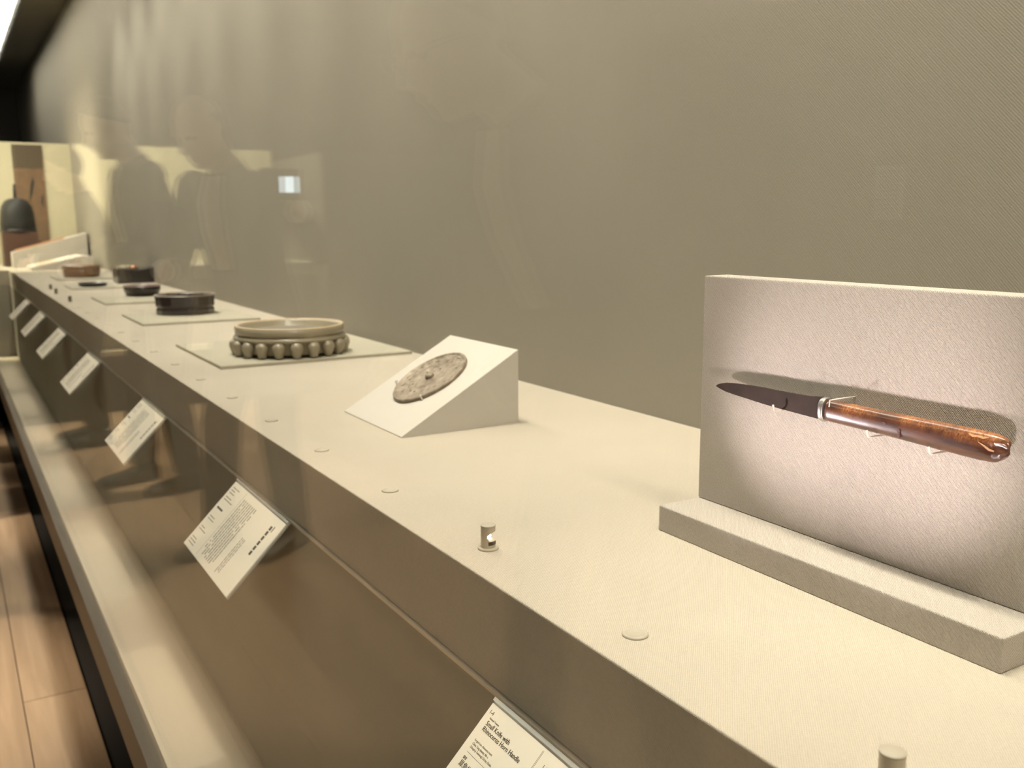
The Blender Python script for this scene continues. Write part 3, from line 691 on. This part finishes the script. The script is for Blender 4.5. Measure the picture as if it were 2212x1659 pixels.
# ================================================================== caption labels on the rail
def text_mesh(body, size, x, y, parent, m, sx=1.0, name='lettering', align='LEFT', z=0.00012):
    cu = bpy.data.curves.new('t', 'FONT'); cu.body = body; cu.size = size; cu.align_x = align; cu.extrude = 0.00004; cu.resolution_u = 3
    ob = bpy.data.objects.new('t', cu); COL.objects.link(ob)
    dg = bpy.context.evaluated_depsgraph_get(); me = bpy.data.meshes.new_from_object(ob.evaluated_get(dg))
    bpy.data.objects.remove(ob); bpy.data.curves.remove(cu)
    me.materials.clear(); me.materials.append(m)
    o = bpy.data.objects.new(name, me); COL.objects.link(o); o.parent = parent; o.location = (x, y, z); o.scale = (sx, 1, 1)
    return o
LW, LH = 0.228, 0.110
def label_card(yfar, text, label, seed=0):
    t = empty('caption_label', (XF - 0.0085, yfar, TZ - 0.0870))
    # local x: along the rail towards smaller Y, local y: up the slope, local z: out of the card
    s2 = math.sqrt(.5)
    t.matrix_world = Matrix(((0, s2, -s2, XF - 0.0085), (-1, 0, 0, yfar), (0, s2, s2, TZ - 0.0870), (0, 0, 0, 1)))
    MB().box(0, LW, -LH, 0.0035, -0.0040, -0.0012).build('holder', M_ACR, t, 0.0004)
    sh = MB().box(0.0012, LW - 0.0012, -LH + 0.0012, -0.0012, -0.0012, 0.0).build('sheet', M_PAPER, t)
    MB().box(0.0, LW, 0.0005, 0.0035, -0.0012, 0.0008).build('clamp_strip', M_ACR, t)
    MB().box(LW - 0.075, LW - 0.045, -0.050, -0.012, -0.0150, -0.0042).build('bracket', mat('bracket_black', (0.02, 0.018, 0.014), rough=0.5), t)
    if text:
        mm = 0.001
        text_mesh('1-4', 4.6 * mm, 4.1 * mm, -8.6 * mm, sh, M_INK, 0.95)
        text_mesh('National Treasure', 2.2 * mm, 8.6 * mm, -11.6 * mm, sh, M_INK2, 0.82)
        for dx in (0.0, 0.14):
            text_mesh('Small Knife with', 5.4 * mm, (8.6 + dx) * mm, -16.6 * mm, sh, M_INK, 0.94)
            text_mesh('Rhinoceros Horn Handle', 5.4 * mm, (8.6 + dx) * mm, -21.2 * mm, sh, M_INK, 0.94)
        text_mesh('Forged iron, rhinoceros horn', 2.6 * mm, 8.9 * mm, -30.2 * mm, sh, M_INK2, 0.82)
        text_mesh('China, Tang dynasty, 8th c.', 2.6 * mm, 9.2 * mm, -33.1 * mm, sh, M_INK2, 0.82)
        text_mesh('D\u014dmy\u014d-ji Tenmang\u016b Shrine, Osaka', 2.6 * mm, 9.2 * mm, -36.0 * mm, sh, M_INK2, 0.82)
        text_mesh('\u56fd\u5b9d', 2.6 * mm, 9.4 * mm, -44.6 * mm, sh, M_INK, 0.9)
        text_mesh('\u7280\u89d2\u67c4\u5c0f\u5200', 5.6 * mm, 9.4 * mm, -50.2 * mm, sh, M_INK, 0.95)
        text_mesh('\u3044', 6.5 * mm, 81.5 * mm, -14.5 * mm, sh, M_INK2, 0.9)
        r_ = MB(); z0, z1 = 0.00002, 0.00012
        r_.box(9.4 * mm, 66 * mm, -39.4 * mm, -39.2 * mm, z0, z1)
        r_.box(73.5 * mm, 73.75 * mm, -LH + 0.004, -3.5 * mm, z0, z1); r_.box(74.6 * mm, 74.8 * mm, -LH + 0.004, -3.5 * mm, z0, z1)
        r_.build('ruling', M_INK2, sh)['kind'] = 'stuff'
    else:
        rn = random.Random(seed); a = MB(); b_ = MB(); z0, z1 = 0.00002, 0.00014
        for t0, nl in ((.08, 3), (.22, 2), (.38, 1), (.52, 2), (.68, 2), (.84, 3)):       # heading blocks
            for k in range(nl):
                yy = -(t0 * LH + k * 0.0042)
                tgt, hgt = (b_, 0.0026) if nl == 1 else (a, 0.0011)
                x_ = 0.010
                while x_ < 0.010 + 0.030 * (0.55 + 0.45 * rn.random()):
                    w_ = 0.003 + rn.random() * 0.006; tgt.box(x_, x_ + w_, yy - hgt, yy, z0, z1); x_ += w_ + 0.0010
        a.box(0.0640, 0.0644, -LH + 0.004, -0.004, z0, z1)
        for c in range(8):                                                               # body columns
            xx = 0.072 + c * 0.0076; yy = -0.012; end = -LH + 0.010 + (rn.random() * 0.02 if c in (0, 7) else 0)
            while yy > end:
                l_ = 0.002 + rn.random() * 0.009; a.box(xx, xx + 0.0021, max(end, yy - l_), yy, z0, z1); yy -= l_ + 0.0008 + (0.003 if rn.random() < .12 else 0)
        for c in range(3):
            xx = 0.150 + c * 0.0056; yy = -0.048
            while yy > -LH + 0.012:
                l_ = 0.002 + rn.random() * 0.007; a.box(xx, xx + 0.0016, yy - l_, yy, z0, z1); yy -= l_ + 0.001
        yy = -0.014
        for k in range(6):
            b_.box(0.196, 0.2022, yy - 0.0058, yy, z0, z1); yy -= 0.0074
        b_.box(0.206, 0.2082, -0.020, -0.012, z0, z1)
        a.build('fine_print', M_INK2, sh)['kind'] = 'stuff'; b_.build('heading_print', M_INK, sh)['kind'] = 'stuff'
    tag(t, label, 'label', 'caption labels on the table front')
    return t
label_card(0.5725, True, 'white caption card headed Small Knife with Rhinoceros Horn Handle')
for yy, sd, lab in ((1.298, 1, 'tilted white caption card on the rail below the bronze mirror'),
                    (2.028, 2, 'tilted white caption card on the rail below the inkstone'),
                    (2.868, 3, 'tilted white caption card on the rail below the tall dark box'),
                    (3.632, 4, 'tilted white caption card on the rail below the low dark dish'),
                    (4.360, 5, 'tilted white caption card on the rail below the flat black tray'),
                    (5.120, 6, 'tilted white caption card on the rail below the brown round box')):
    label_card(yy, False, lab, sd)

# ================================================================== end case exhibits
SCR = empty('hanging_scroll', (0.565, YE - 0.004, 1.02))
def spart(name, m, x0, x1, z0, z1, th): return MB().box(x0, x1, -th, -0.0005, z0, z1).build(name, m, SCR)
M_MOUNT = mat('brown_silk', (0.17, 0.105, 0.058), rough=0.7, noise=0.12, nscale=30)
M_MOUNT2 = mat('dark_brown_silk', (0.085, 0.062, 0.036), rough=0.7, noise=0.1, nscale=30)
M_PICT = mat('aged_painting_silk', (0.18, 0.108, 0.058), rough=0.7, noise=0.45, nscale=14)
spart('lower_mount', M_MOUNT, -0.095, 0.095, 0.03, 0.18, 0.004)
spart('picture', M_PICT, -0.095, 0.095, 0.18, 0.53, 0.004)
spart('upper_mount', M_MOUNT2, -0.095, 0.095, 0.53, 0.690, 0.004)
MB().tube([(-0.112, -0.010, 0.026), (0.112, -0.010, 0.026)], 0.009, 12).build('roller', mat('dark_wood', (0.05, 0.03, 0.02), rough=0.4), SCR)
mb = MB()
for pts in (((0.012, 0.36), (0.030, 0.44), (0.020, 0.47), (0.002, 0.42), (-0.010, 0.30)), ((0.060, 0.30), (0.070, 0.36), (0.078, 0.34), (0.072, 0.26))):
    mb.prism([(x_, -0.0046, z_) for (x_, z_) in pts], (0, 0.0004, 0))
mb.build('ink_figure', mat('scroll_ink', (0.03, 0.025, 0.018), rough=0.7), SCR)
tag(SCR, 'brown silk hanging scroll on the pale end wall', 'scroll')

# dark stand with a black court cap
CB = MB().box(-0.105, 0.105, -0.10, 0.10, 0.0, 0.222).build('hat_pedestal', mat('dark_red_wood', (0.09, 0.045, 0.03), rough=0.4, noise=0.2, nscale=20), None, 0.003)
CB.location = (0.447, 7.05, TZ); tag(CB, 'dark reddish wooden pedestal carrying the black court hat', 'pedestal')
CP = empty('court_hat', (0.447, 7.05, TZ + 0.2225))
MB().lathe([(0.098, 0.0), (0.105, 0.004), (0.106, 0.05), (0.100, 0.12), (0.090, 0.165), (0.070, 0.198), (0.040, 0.216), (0.0, 0.222)], 36).build('crown', M_BLACK, CP)
MB().tube([(0.0, 0.05, 0.205), (0.0, 0.055, 0.27), (0.0, 0.052, 0.31)], [0.012, 0.010, 0.007], 10).build('crest', M_BLACK, CP)
MB().lathe([(0.106, 0.0), (0.112, 0.002), (0.112, 0.016), (0.1062, 0.018)], 36, cap=False).build('band', mat('black_gauze', (0.018, 0.016, 0.014), rough=0.4), CP)
tag(CP, 'tall rounded black court hat standing before the hanging scroll', 'hat')
# sloped white stand with a wooden slip
S3 = empty('wedge_stand', (0.600, 6.82, TZ))
MB().prism([(-0.22, -0.08, 0.0), (-0.22, -0.08, 0.095), (0.22, -0.08, 0.215), (0.22, -0.08, 0.0)], (0, 0.16, 0)).build('wedge', M_PAPERSTAND, S3, 0.001)
tag(S3, 'pale wedge stand before the dark pedestal at the end wall', 'display stand')
a3 = -math.atan2(0.120, 0.44)
WS = MB().box(-0.15, 0.15, -0.014, 0.014, 0.0004, 0.010).build('wooden_slip', mat('orange_wood', (0.55, 0.30, 0.16), rough=0.45, noise=0.2, nscale=25), None, 0.002)
WS.location = (0.545, 6.79, TZ + 0.095 + 0.165 * math.tan(-a3) + 0.0005); WS.rotation_euler = (0, a3, 0)
tag(WS, 'orange brown wooden slip lying on the wedge before the end wall', 'tablet')

# ================================================================== gallery side: what the glass mirrors
SG = empty('wall_notice', (-4.697, 3.90, 1.34), 0)
MB().box(-0.002, 0.012, -0.108, 0.108, -0.165, 0.165).build('board', mat('white_board', (0.85, 0.82, 0.76), rough=0.7), SG)
mb = MB()
for k in range(9): mb.box(0.0121, 0.0124, -0.09, 0.09 - 0.05 * ((k * 7) % 3) / 2, 0.12 - k * 0.028, 0.128 - k * 0.028)
mb.build('fine_print', M_INK2, SG)['kind'] = 'stuff'
tag(SG, 'white framed text notice on the dark gallery wall', 'notice')

def added_gallery_spot(x, y, tx, ty, tz, energy, size, label, col=(1, 0.88, 0.70), rad=0.05):  # invented gallery spots, put in to light floor and notice
    t = empty('gallery_fill_spot', (x, y, 3.3))
    MB().lathe([(0.05, -0.02), (0.05, 0.0)], 20).build('base', M_BLACK, t)
    MB().tube([(0, 0, -0.02), (0, 0, -0.09)], 0.010, 10).build('stem', M_BLACK, t)
    d = (Vector((tx, ty, tz)) - Vector((x, y, 3.16))).normalized()
    q = d.to_track_quat('-Z', 'Y')
    hd_ = MB().lathe([(0.030, 0.075), (0.045, 0.06), (0.050, -0.06), (0.046, -0.06), (0.040, -0.02), (0.0, -0.02)], 24).build('head', M_BLACK, t)
    hd_.location = (0, 0, -0.14); hd_.rotation_mode = 'QUATERNION'; hd_.rotation_quaternion = q
    MB().lathe([(0.0405, -0.028), (0.0, -0.0285)], 24).build('lens', emit('spot_lens', (1, 0.86, 0.66), 8.0), hd_)
    ld = bpy.data.lights.new('spot', 'SPOT'); ld.energy = energy; ld.color = col; ld.spot_size = R(size); ld.spot_blend = 0.6; ld.shadow_soft_size = rad
    lo = bpy.data.objects.new('spot_beam', ld); COL.objects.link(lo); lo.parent = t; lo.location = Vector((0, 0, -0.14)) + d * 0.115
    lo.rotation_mode = 'QUATERNION'; lo.rotation_quaternion = q
    tag(t, label, 'spotlight', 'added spotlights on the gallery ceiling')
for i, y in enumerate((-0.6, 1.0, 2.6, 4.2, 5.6)):
    added_gallery_spot(-1.60, y, -0.68, y, 0.0, GAL_W * 4, 34, 'added black ceiling spotlight lighting the floor ' + ('of the near end of the gallery', 'beside the bending visitor', 'behind the visitor in grey jacket', 'behind the visitor in the dark vest', 'behind the short visitor in black')[i])
added_gallery_spot(-3.3, 3.90, -4.69, 3.90, 1.34, 60, 16, 'added black ceiling spotlight aimed at the white wall notice', (1, .93, .85))

WLp = empty('streak_lamp', (-3.40, 5.50, 1.47))  # hanging lamp made up to give a bright streak in the pane
MB().lathe([(0.0, -0.12), (0.022, -0.10), (0.036, 0.0), (0.030, 0.09), (0.006, 0.12)], 20).build('shade', emit('streak_glow', (1, 0.90, 0.84), 2.2), WLp)
MB().tube([(0, 0, 0.118), (0, 0, 1.829)], 0.004, 8).build('cord', M_BLACK, WLp)
tag(WLp, 'slender glowing drop on a black cord, made up for a bright streak in the glass', 'lamp')

# ------------------------------------------------------------------ people
def bake(ob, name, m, parent, smooth=True):
    dg = bpy.context.evaluated_depsgraph_get(); dg.update()
    me = bpy.data.meshes.new_from_object(ob.evaluated_get(dg)); old = ob.data
    bpy.data.objects.remove(ob)
    me.materials.clear(); me.materials.append(m)
    for p in me.polygons: p.use_smooth = smooth; p.material_index = 0
    o = bpy.data.objects.new(name, me); COL.objects.link(o); o.parent = parent
    return o
def skin(verts, edges, radii, sub=2, root=0):
    me = bpy.data.meshes.new('sk'); me.from_pydata(verts, edges, [])
    o = bpy.data.objects.new('sk', me); COL.objects.link(o)
    md = o.modifiers.new('s', 'SKIN'); md.use_smooth_shade = True
    for i, r_ in enumerate(radii):
        d_ = me.skin_vertices[0].data[i]; d_.radius = r_ if isinstance(r_, tuple) else (r_, r_); d_.use_root = (i == root)
    sb = o.modifiers.new('d', 'SUBSURF'); sb.levels = sub; sb.render_levels = sub
    return o

def hand(mb, wrist, d, nrm, side, curl=0.7, s=1.0):
    """palm, four fingers and a thumb; d = forearm direction, nrm = palm facing, side = +1 left hand"""
    d = d.normalized(); nrm = (nrm - d * nrm.dot(d)).normalized(); sd = d.cross(nrm).normalized()
    rot = Matrix((sd, d, nrm)).transposed()
    mb.ball(wrist + d * 0.045 * s, 0.040 * s, 0.050 * s, 0.016 * s, 12, 8, rot)
    for k, (off, ln) in enumerate(((-0.028, 0.066), (-0.010, 0.076), (0.009, 0.072), (0.027, 0.056))):
        p = wrist + d * 0.082 * s + sd * off * s; dr = d.copy(); pts = [p - d * 0.02]
        for j, fr in enumerate((0.45, 0.32, 0.23)):
            pts.append(pts[-1] + dr * ln * fr * s + (d * 0.02 if j == 0 else Vector((0, 0, 0))))
            dr = (dr * math.cos(curl * 0.75) + nrm * math.sin(curl * 0.75)).normalized()
            nrm_ = nrm
        mb.tube(pts, [0.0095 * s, 0.0090 * s, 0.0085 * s, 0.0070 * s], 8); mb.ball(pts[-1], 0.0072 * s, nu=8, nv=6)
    tb_ = wrist + d * 0.028 * s - sd * 0.030 * s * side
    p1 = tb_ + (-sd * side * 0.7 + d * 0.7 + nrm * 0.3).normalized() * 0.036 * s; p2 = p1 + (d * 0.85 - sd * side * 0.15 + nrm * 0.45).normalized() * 0.030 * s
    mb.tube([tb_ + sd * side * 0.012, p1, p2], [0.0125 * s, 0.0105 * s, 0.0085 * s], 8); mb.ball(p2, 0.0085 * s, nu=8, nv=6)

def V(*a): return Vector(a)
def person(name, loc, rz, hs, lean, headfwd, lhand, rhand, feet, cols, label, hair='short', glasses=False, headdrop=0.0, stride=0.0, shirt=False, tie=False):
    """local frame: x forward, y to the person's left, z up. lhand/rhand local wrist targets, feet [(x,y),(x,y)] left/right"""
    t = empty(name, loc, rz)
    SK = mat('skin_%s' % label[:12], cols['skin'], rough=0.55, noise=0.06, nscale=18)
    pel = V(-0.06 * math.sin(lean), 0, 0.93 * hs); up = V(math.sin(lean), 0, math.cos(lean))
    wa = pel + up * 0.16 * hs; ch = pel + up * 0.34 * hs; nb = pel + up * 0.53 * hs
    nk = nb + V(math.sin(lean + headfwd), 0, math.cos(lean + headfwd)) * 0.060 * hs
    hc = nk + V(math.sin(lean + headfwd * 1.1), 0, math.cos(lean + headfwd * 1.1)) * 0.115 * hs
    side = V(0, 1, 0)
    sh = [ch + up * 0.13 * hs + side * 0.175 * hs * k for k in (1, -1)]
    fwd = V(math.cos(lean), 0, -math.sin(lean))
    wr = [V(*lhand), V(*rhand)]
    el = []
    for i, k in enumerate((1, -1)):      # elbow from two link lengths
        a, b_ = sh[i], wr[i]; dv = b_ - a; L1, L2 = 0.29 * hs, 0.26 * hs
        dist = min(dv.length, (L1 + L2) * 0.985); u_ = dv.normalized(); wr[i] = a + u_ * dist
        x_ = (L1 * L1 - L2 * L2 + dist * dist) / (2 * dist); h_ = math.sqrt(max(0, L1 * L1 - x_ * x_))
        pole = V(-0.35, 0.55 * k, -0.8); pole = (pole - u_ * pole.dot(u_)).normalized()
        el.append(a + u_ * x_ + pole * h_)
    hp = [pel + V(0, 0.09 * hs * k, -0.04 * hs) for k in (1, -1)]
    an = [V(fx, fy, 0.085) for fx, fy in feet]
    kn = [(hp[i] + an[i]) / 2 + V(0.035, 0, 0.02) for i in (0, 1)]
    # --- body: one continuous surface
    vs = [pel, wa, ch, nb, nk, sh[0], el[0], wr[0], sh[1], el[1], wr[1], hp[0], kn[0], an[0], hp[1], kn[1], an[1]]
    ed = [(0, 1), (1, 2), (2, 3), (3, 4), (2, 5), (5, 6), (6, 7), (2, 8), (8, 9), (9, 10), (0, 11), (11, 12), (12, 13), (0, 14), (14, 15), (15, 16)]
    rd = [.11, .10, .115, .062, .054, .052, .040, .027, .052, .040, .027, .075, .052, .036, .075, .052, .036]
    so = skin(vs, ed, [q * hs for q in rd]); dg = bpy.context.evaluated_depsgraph_get()
    sm = bpy.data.meshes.new_from_object(so.evaluated_get(dg)); bpy.data.objects.remove(so)
    mb = MB(); mb.add([v.co.copy() for v in sm.vertices], [tuple(p.vertices) for p in sm.polygons], True)
    tl = lean * 0.55 + headfwd * 0.75 + headdrop; rot = Matrix.Rotation(tl, 3, 'Y')
    H = lambda x_, y_, z_: hc + rot @ V(x_ * hs, y_ * hs, z_ * hs)
    mb.ball(hc + rot @ V(0, 0, 0.02 * hs), 0.096 * hs, 0.076 * hs, 0.100 * hs, 20, 14, rot)
    mb.ball(H(0.022, 0, -0.055), 0.066 * hs, 0.058 * hs, 0.068 * hs, 16, 12, rot)
    mb.ball(H(0.052, 0, -0.098), 0.028 * hs, 0.030 * hs, 0.022 * hs, 12, 8, rot)
    mb.tube([H(0.088, 0, 0.012), H(0.098, 0, -0.010), H(0.108, 0, -0.032), H(0.092, 0, -0.040)], [0.008 * hs, 0.011 * hs, 0.015 * hs, 0.012 * hs], 8)
    for k in (1, -1):
        mb.ball(H(-0.004, 0.078 * k, -0.012), 0.018 * hs, 0.008 * hs, 0.031 * hs, 10, 8, rot)
        mb.ball(H(0.080, 0.030 * k, 0.020), 0.012 * hs, 0.022 * hs, 0.006 * hs, 10, 6, rot)
    mb.tube([H(0.080, 0.022, -0.068), H(0.090, 0, -0.066), H(0.080, -0.022, -0.068)], [0.005, 0.008, 0.005], 6)
    mb.tube([nk - (hc - nk) * 0.9, nk, hc + rot @ V(-0.01, 0, -0.03)], [0.060 * hs, 0.056 * hs, 0.055 * hs], 14)
    for i, k in enumerate((1, -1)):
        dirh = (wr[i] - el[i]); hand(mb, wr[i] - dirh.normalized() * 0.01, dirh, V(0.1, -0.9 * k, -0.25), k, 0.75, 0.95 * hs)
        mb.tube([an[i] + V(-0.05, 0, -0.045), an[i] + V(0.02, 0, -0.045), an[i] + V(0.12, 0.01 * k, -0.06)], [0.026, 0.028, 0.015], 10)
    me = mb.mesh('body', weld=False); bo = bpy.data.objects.new('bd', me); COL.objects.link(bo)
    rm = bo.modifiers.new('r', 'REMESH'); rm.mode = 'VOXEL'; rm.voxel_size = 0.0075; rm.use_smooth_shade = True
    bake(bo, 'body', SK, t)
    # --- clothes
    JM = cloth('jacket_%s' % label[:14], cols['jacket'], pitch=0.003, strength=0.25, var=0.12)
    TM = cloth('trousers_%s' % label[:14], cols['trousers'], pitch=0.003, strength=0.2, var=0.1)
    wl = [wr[i] - (wr[i] - el[i]).normalized() * 0.012 for i in (0, 1)]
    def loft(b_, rings, n=24):
        vs = []; fs = []
        for (c, rx, ry, tl_) in rings:
            ex = V(math.cos(tl_), 0, -math.sin(tl_))
            for q in range(n):
                a = 2 * math.pi * q / n; vs.append(c + ex * rx * hs * math.cos(a) + side * ry * hs * math.sin(a))
        for j_ in range(len(rings) - 1):
            for q in range(n): fs.append((j_ * n + q, j_ * n + (q + 1) % n, (j_ + 1) * n + (q + 1) % n, (j_ + 1) * n + q))
        fs += [tuple(range(n - 1, -1, -1)), tuple((len(rings) - 1) * n + q for q in range(n))]
        b_.add(vs, fs, True)
    def merge(b_, name_, m_, vox):
        me_ = b_.mesh(name_, weld=False); o_ = bpy.data.objects.new('tmp', me_); COL.objects.link(o_)
        r_ = o_.modifiers.new('r', 'REMESH'); r_.mode = 'VOXEL'; r_.voxel_size = vox; r_.use_smooth_shade = True
        k_ = o_.modifiers.new('k', 'SMOOTH'); k_.factor = 0.5; k_.iterations = 6
        return bake(o_, name_, m_, t)
    jb = MB(); hl = lean * 0.35
    loft(jb, [(pel - V(0, 0, 0.115 * hs), .128, .178, hl * .5), (pel, .130, .176, hl), (wa, .122, .160, lean), (ch, .128, .178, lean), (ch + up * 0.10 * hs, .112, .185, lean), (ch + up * 0.16 * hs, .085, .150, lean), (nb - up * 0.005 * hs, .066, .075, lean + headfwd * .3), (nb + up * 0.025 * hs, .062, .066, lean + headfwd * .5)])
    for i in (0, 1):
        jb.ball(sh[i] - up * 0.005 * hs, 0.072 * hs, nu=16, nv=12)
        jb.tube([sh[i], sh[i] + (el[i] - sh[i]) * .5, el[i], el[i] + (wl[i] - el[i]) * .5, wl[i]], [q * hs for q in (.068, .060, .052, .047, .043)], 14)
        jb.ball(el[i], 0.053 * hs, nu=14, nv=10)
    jo = merge(jb, 'jacket', JM, 0.010)
    tb2 = MB(); tb2.ball(pel - V(0, 0, 0.03), 0.122 * hs, 0.168 * hs, 0.13 * hs, 20, 14)
    for i in (0, 1):
        bot_ = an[i] + V(-0.01, 0, 0.0)
        tb2.tube([hp[i] + V(0, 0, 0.03), hp[i] + (kn[i] - hp[i]) * .4, kn[i], kn[i] + (bot_ - kn[i]) * .5, bot_], [q * hs for q in (.098, .092, .074, .070, .064)], 16)
        tb2.ball(kn[i], 0.074 * hs, nu=14, nv=10)
    merge(tb2, 'trousers', TM, 0.011)
    SM = mat('shoe_%s' % label[:14], cols['shoe'], rough=0.4)
    for i, k in enumerate((1, -1)):
        b_ = MB(); c = an[i]
        prof = [(-0.075, 0.034, 0.075), (-0.055, 0.042, 0.095), (0.0, 0.043, 0.090), (0.06, 0.045, 0.062), (0.12, 0.047, 0.050), (0.165, 0.040, 0.042), (0.185, 0.022, 0.030)]
        vs = []; fs = []; n = 12
        for (px, hw, ht) in prof:
            for q in range(n):
                a = 2 * math.pi * q / n; vs.append((c.x + px, c.y + hw * math.cos(a), max(0.002, ht * 0.5 + ht * 0.5 * math.sin(a) * 1.08)))
        for j in range(len(prof) - 1):
            for q in range(n): fs.append((j * n + q, j * n + (q + 1) % n, (j + 1) * n + (q + 1) % n, (j + 1) * n + q))
        fs += [tuple(range(n - 1, -1, -1)), tuple((len(prof) - 1) * n + q for q in range(n))]
        b_.add(vs, fs, True).build('shoe', SM, t)
    if shirt:   # pale shirt front showing in the open jacket, and cuffs
        b_ = MB(); c0 = nb + fwd * 0.072 * hs - up * 0.005 * hs
        rows = [(nb + fwd * 0.078 * hs - up * 0.004 * hs, 0.040), (ch + up * .10 * hs + fwd * 0.121 * hs, 0.052), (ch + fwd * 0.136 * hs, 0.050), (wa + up * .04 * hs + fwd * 0.131 * hs, 0.040)]
        vs = []
        for (c, hw) in rows:
            for q in range(5): vs.append(c + side * hw * hs * (q - 2) / 2 - fwd * 0.008 * ((q - 2) / 2) ** 2)
        fs = [(j * 5 + q, j * 5 + q + 1, (j + 1) * 5 + q + 1, (j + 1) * 5 + q) for j in range(3) for q in range(4)]
        o = b_.add(vs, fs, True).build('shirt_front', mat('pale_shirt', (0.62, 0.57, 0.50), rough=0.8), t)
        s_ = o.modifiers.new('th', 'SOLIDIFY'); s_.thickness = 0.006; s_.offset = 0
    b_ = MB()
    for i in (0, 1):
        dv = (wr[i] - el[i]).normalized(); b_ = MB(); b_.tube([wl[i] - dv * 0.02, wl[i] + dv * 0.016], 0.040 * hs, 14); b_.build('cuff', mat('pale_shirt', (0.62, 0.57, 0.50), rough=0.8), t)
    # --- hair
    if hair:
        HMt = mat('hair_%s' % label[:12], cols['hair'], rough=0.5, noise=0.3, nscale=120, bump=0.4, bscale=250)
        b_ = MB(); nu, nv = 64, 44; vs = []
        for j in range(nv + 1):
            th = math.pi * j / nv
            for k in range(nu):
                a = 2 * math.pi * k / nu
                v = V(0.104 * math.sin(th) * math.cos(a) - 0.006, 0.085 * math.sin(th) * math.sin(a), 0.110 * math.cos(th) + 0.022)
                vs.append(hc + rot @ (v * hs))
        fs = []
        lim_f, lim_b = (0.30, 0.80) if hair == 'long' else (0.28, 0.62)
        if hair == 'thin': lim_f, lim_b = 0.10, 0.66
        for j in range(nv):
            for k in range(nu):
                a = 2 * math.pi * (k + .5) / nu; fr = (math.cos(a) + 1) / 2; lim = lim_b + (lim_f - lim_b) * (fr ** 1.4)
                if (j + .5) / nv < lim and not (hair == 'thin' and (j + .5) / nv < 0.40): fs.append((j * nu + k, (j + 1) * nu + k, (j + 1) * nu + (k + 1) % nu, j * nu + (k + 1) % nu))
        o = b_.add(vs, fs, True).build('hair', HMt, t); s_ = o.modifiers.new('th', 'SOLIDIFY'); s_.thickness = 0.012; s_.offset = -0.6; k_ = o.modifiers.new('k', 'SMOOTH'); k_.factor = 0.5; k_.iterations = 4
    EM = mat('eye_dark', (0.02, 0.015, 0.012), rough=0.15)
    for k in (1, -1): MB().ball(H(0.0835, 0.030 * k, 0.006), 0.0095 * hs, 0.013 * hs, 0.008 * hs, 10, 8, rot).build('eye', EM, t)
    if glasses:
        GM = mat('bright_spectacle_metal', (0.85, 0.80, 0.72), rough=0.12, metal=1.0); b_ = MB()
        for k in (1, -1):
            pts = [H(0.108, 0.031 * k + 0.025 * math.cos(a), 0.004 + 0.018 * math.sin(a)) for a in [2 * math.pi * q / 20 for q in range(21)]]
            b_.tube(pts, 0.0016, 6, cap=False); b_.tube([H(0.108, 0.056 * k, 0.010), H(0.06, 0.080 * k, 0.010), H(-0.01, 0.082 * k, 0.004)], 0.0014, 6)
        b_.tube([H(0.108, -0.007, 0.008), H(0.112, 0, 0.010), H(0.108, 0.007, 0.008)], 0.0014, 6)
        b_.build('spectacles', GM, t)
    tag(t, label, 'person')
    return t, wr, el

DARK = dict(skin=(0.42, 0.27, 0.19), jacket=(0.035, 0.033, 0.030), trousers=(0.018, 0.017, 0.016), shoe=(0.012, 0.011, 0.010), hair=(0.02, 0.017, 0.015))
person('person', (-0.40, 4.36, 0), R(-6), 0.98, 0.16, 0.42, (0.30, 0.10, 1.00), (0.30, -0.10, 1.00), ((0.10, 0.13), (-0.02, -0.15)),
       dict(DARK, jacket=(0.06, 0.055, 0.048)), 'visitor in dark vest and trousers leaning forward towards the glass', 'short', shirt=True)
t2, wr2, el2 = person('person', (-0.52, 3.30, 0), R(-32), 0.93, 0.24, 0.45, (0.34, 0.06, 1.02), (0.16, -0.34, 1.21), ((0.10, 0.14), (-0.02, -0.10)),
       dict(DARK, jacket=(0.10, 0.092, 0.078), hair=(0.10, 0.09, 0.08)), 'visitor in grey jacket and pale shirt holding a phone aside', 'thin', shirt=True)
person('person', (-0.26, 5.45, 0), R(10), 0.90, 0.06, 0.35, (0.22, 0.12, 0.98), (0.24, -0.12, 0.98), ((0.06, 0.10), (0.02, -0.10)),
       dict(DARK, jacket=(0.020, 0.020, 0.018)), 'short visitor with dark hair all in black', 'long')
t4, wr4, el4 = person('person', (-0.66, 1.42, 0), R(4), 0.96, 0.42, 0.45, (0.36, 0.16, 0.90), (0.32, -0.14, 0.90), ((0.12, 0.12), (-0.08, -0.13)),
       dict(DARK, skin=(0.50, 0.33, 0.25), jacket=(0.09, 0.08, 0.065), hair=(0.16, 0.14, 0.12)), 'balding visitor with spectacles bending low towards the case', 'thin', glasses=True, shirt=True, headdrop=-0.15)
# phone in the right hand of the visitor in grey
bpy.context.view_layer.update()
wl2 = t2.matrix_world @ wr2[1]; de = (t2.matrix_world.to_3x3() @ (wr2[1] - el2[1])).normalized()
ph = empty('phone', wl2 + de * 0.10 + V(0.0, -0.026, 0.020))
MB().box(-0.036, 0.036, -0.004, 0.004, -0.046, 0.046).build('case', M_BLACK, ph, 0.003)
MB().box(-0.022, 0.022, -0.0046, -0.0041, -0.024, 0.024).build('screen', emit('phone_screen', (0.80, 0.95, 1.0), 4.0), ph)
ph.rotation_euler = (0, 0, R(10))
tag(ph, 'phone with a glowing pale blue screen held by the visitor in grey', 'phone')
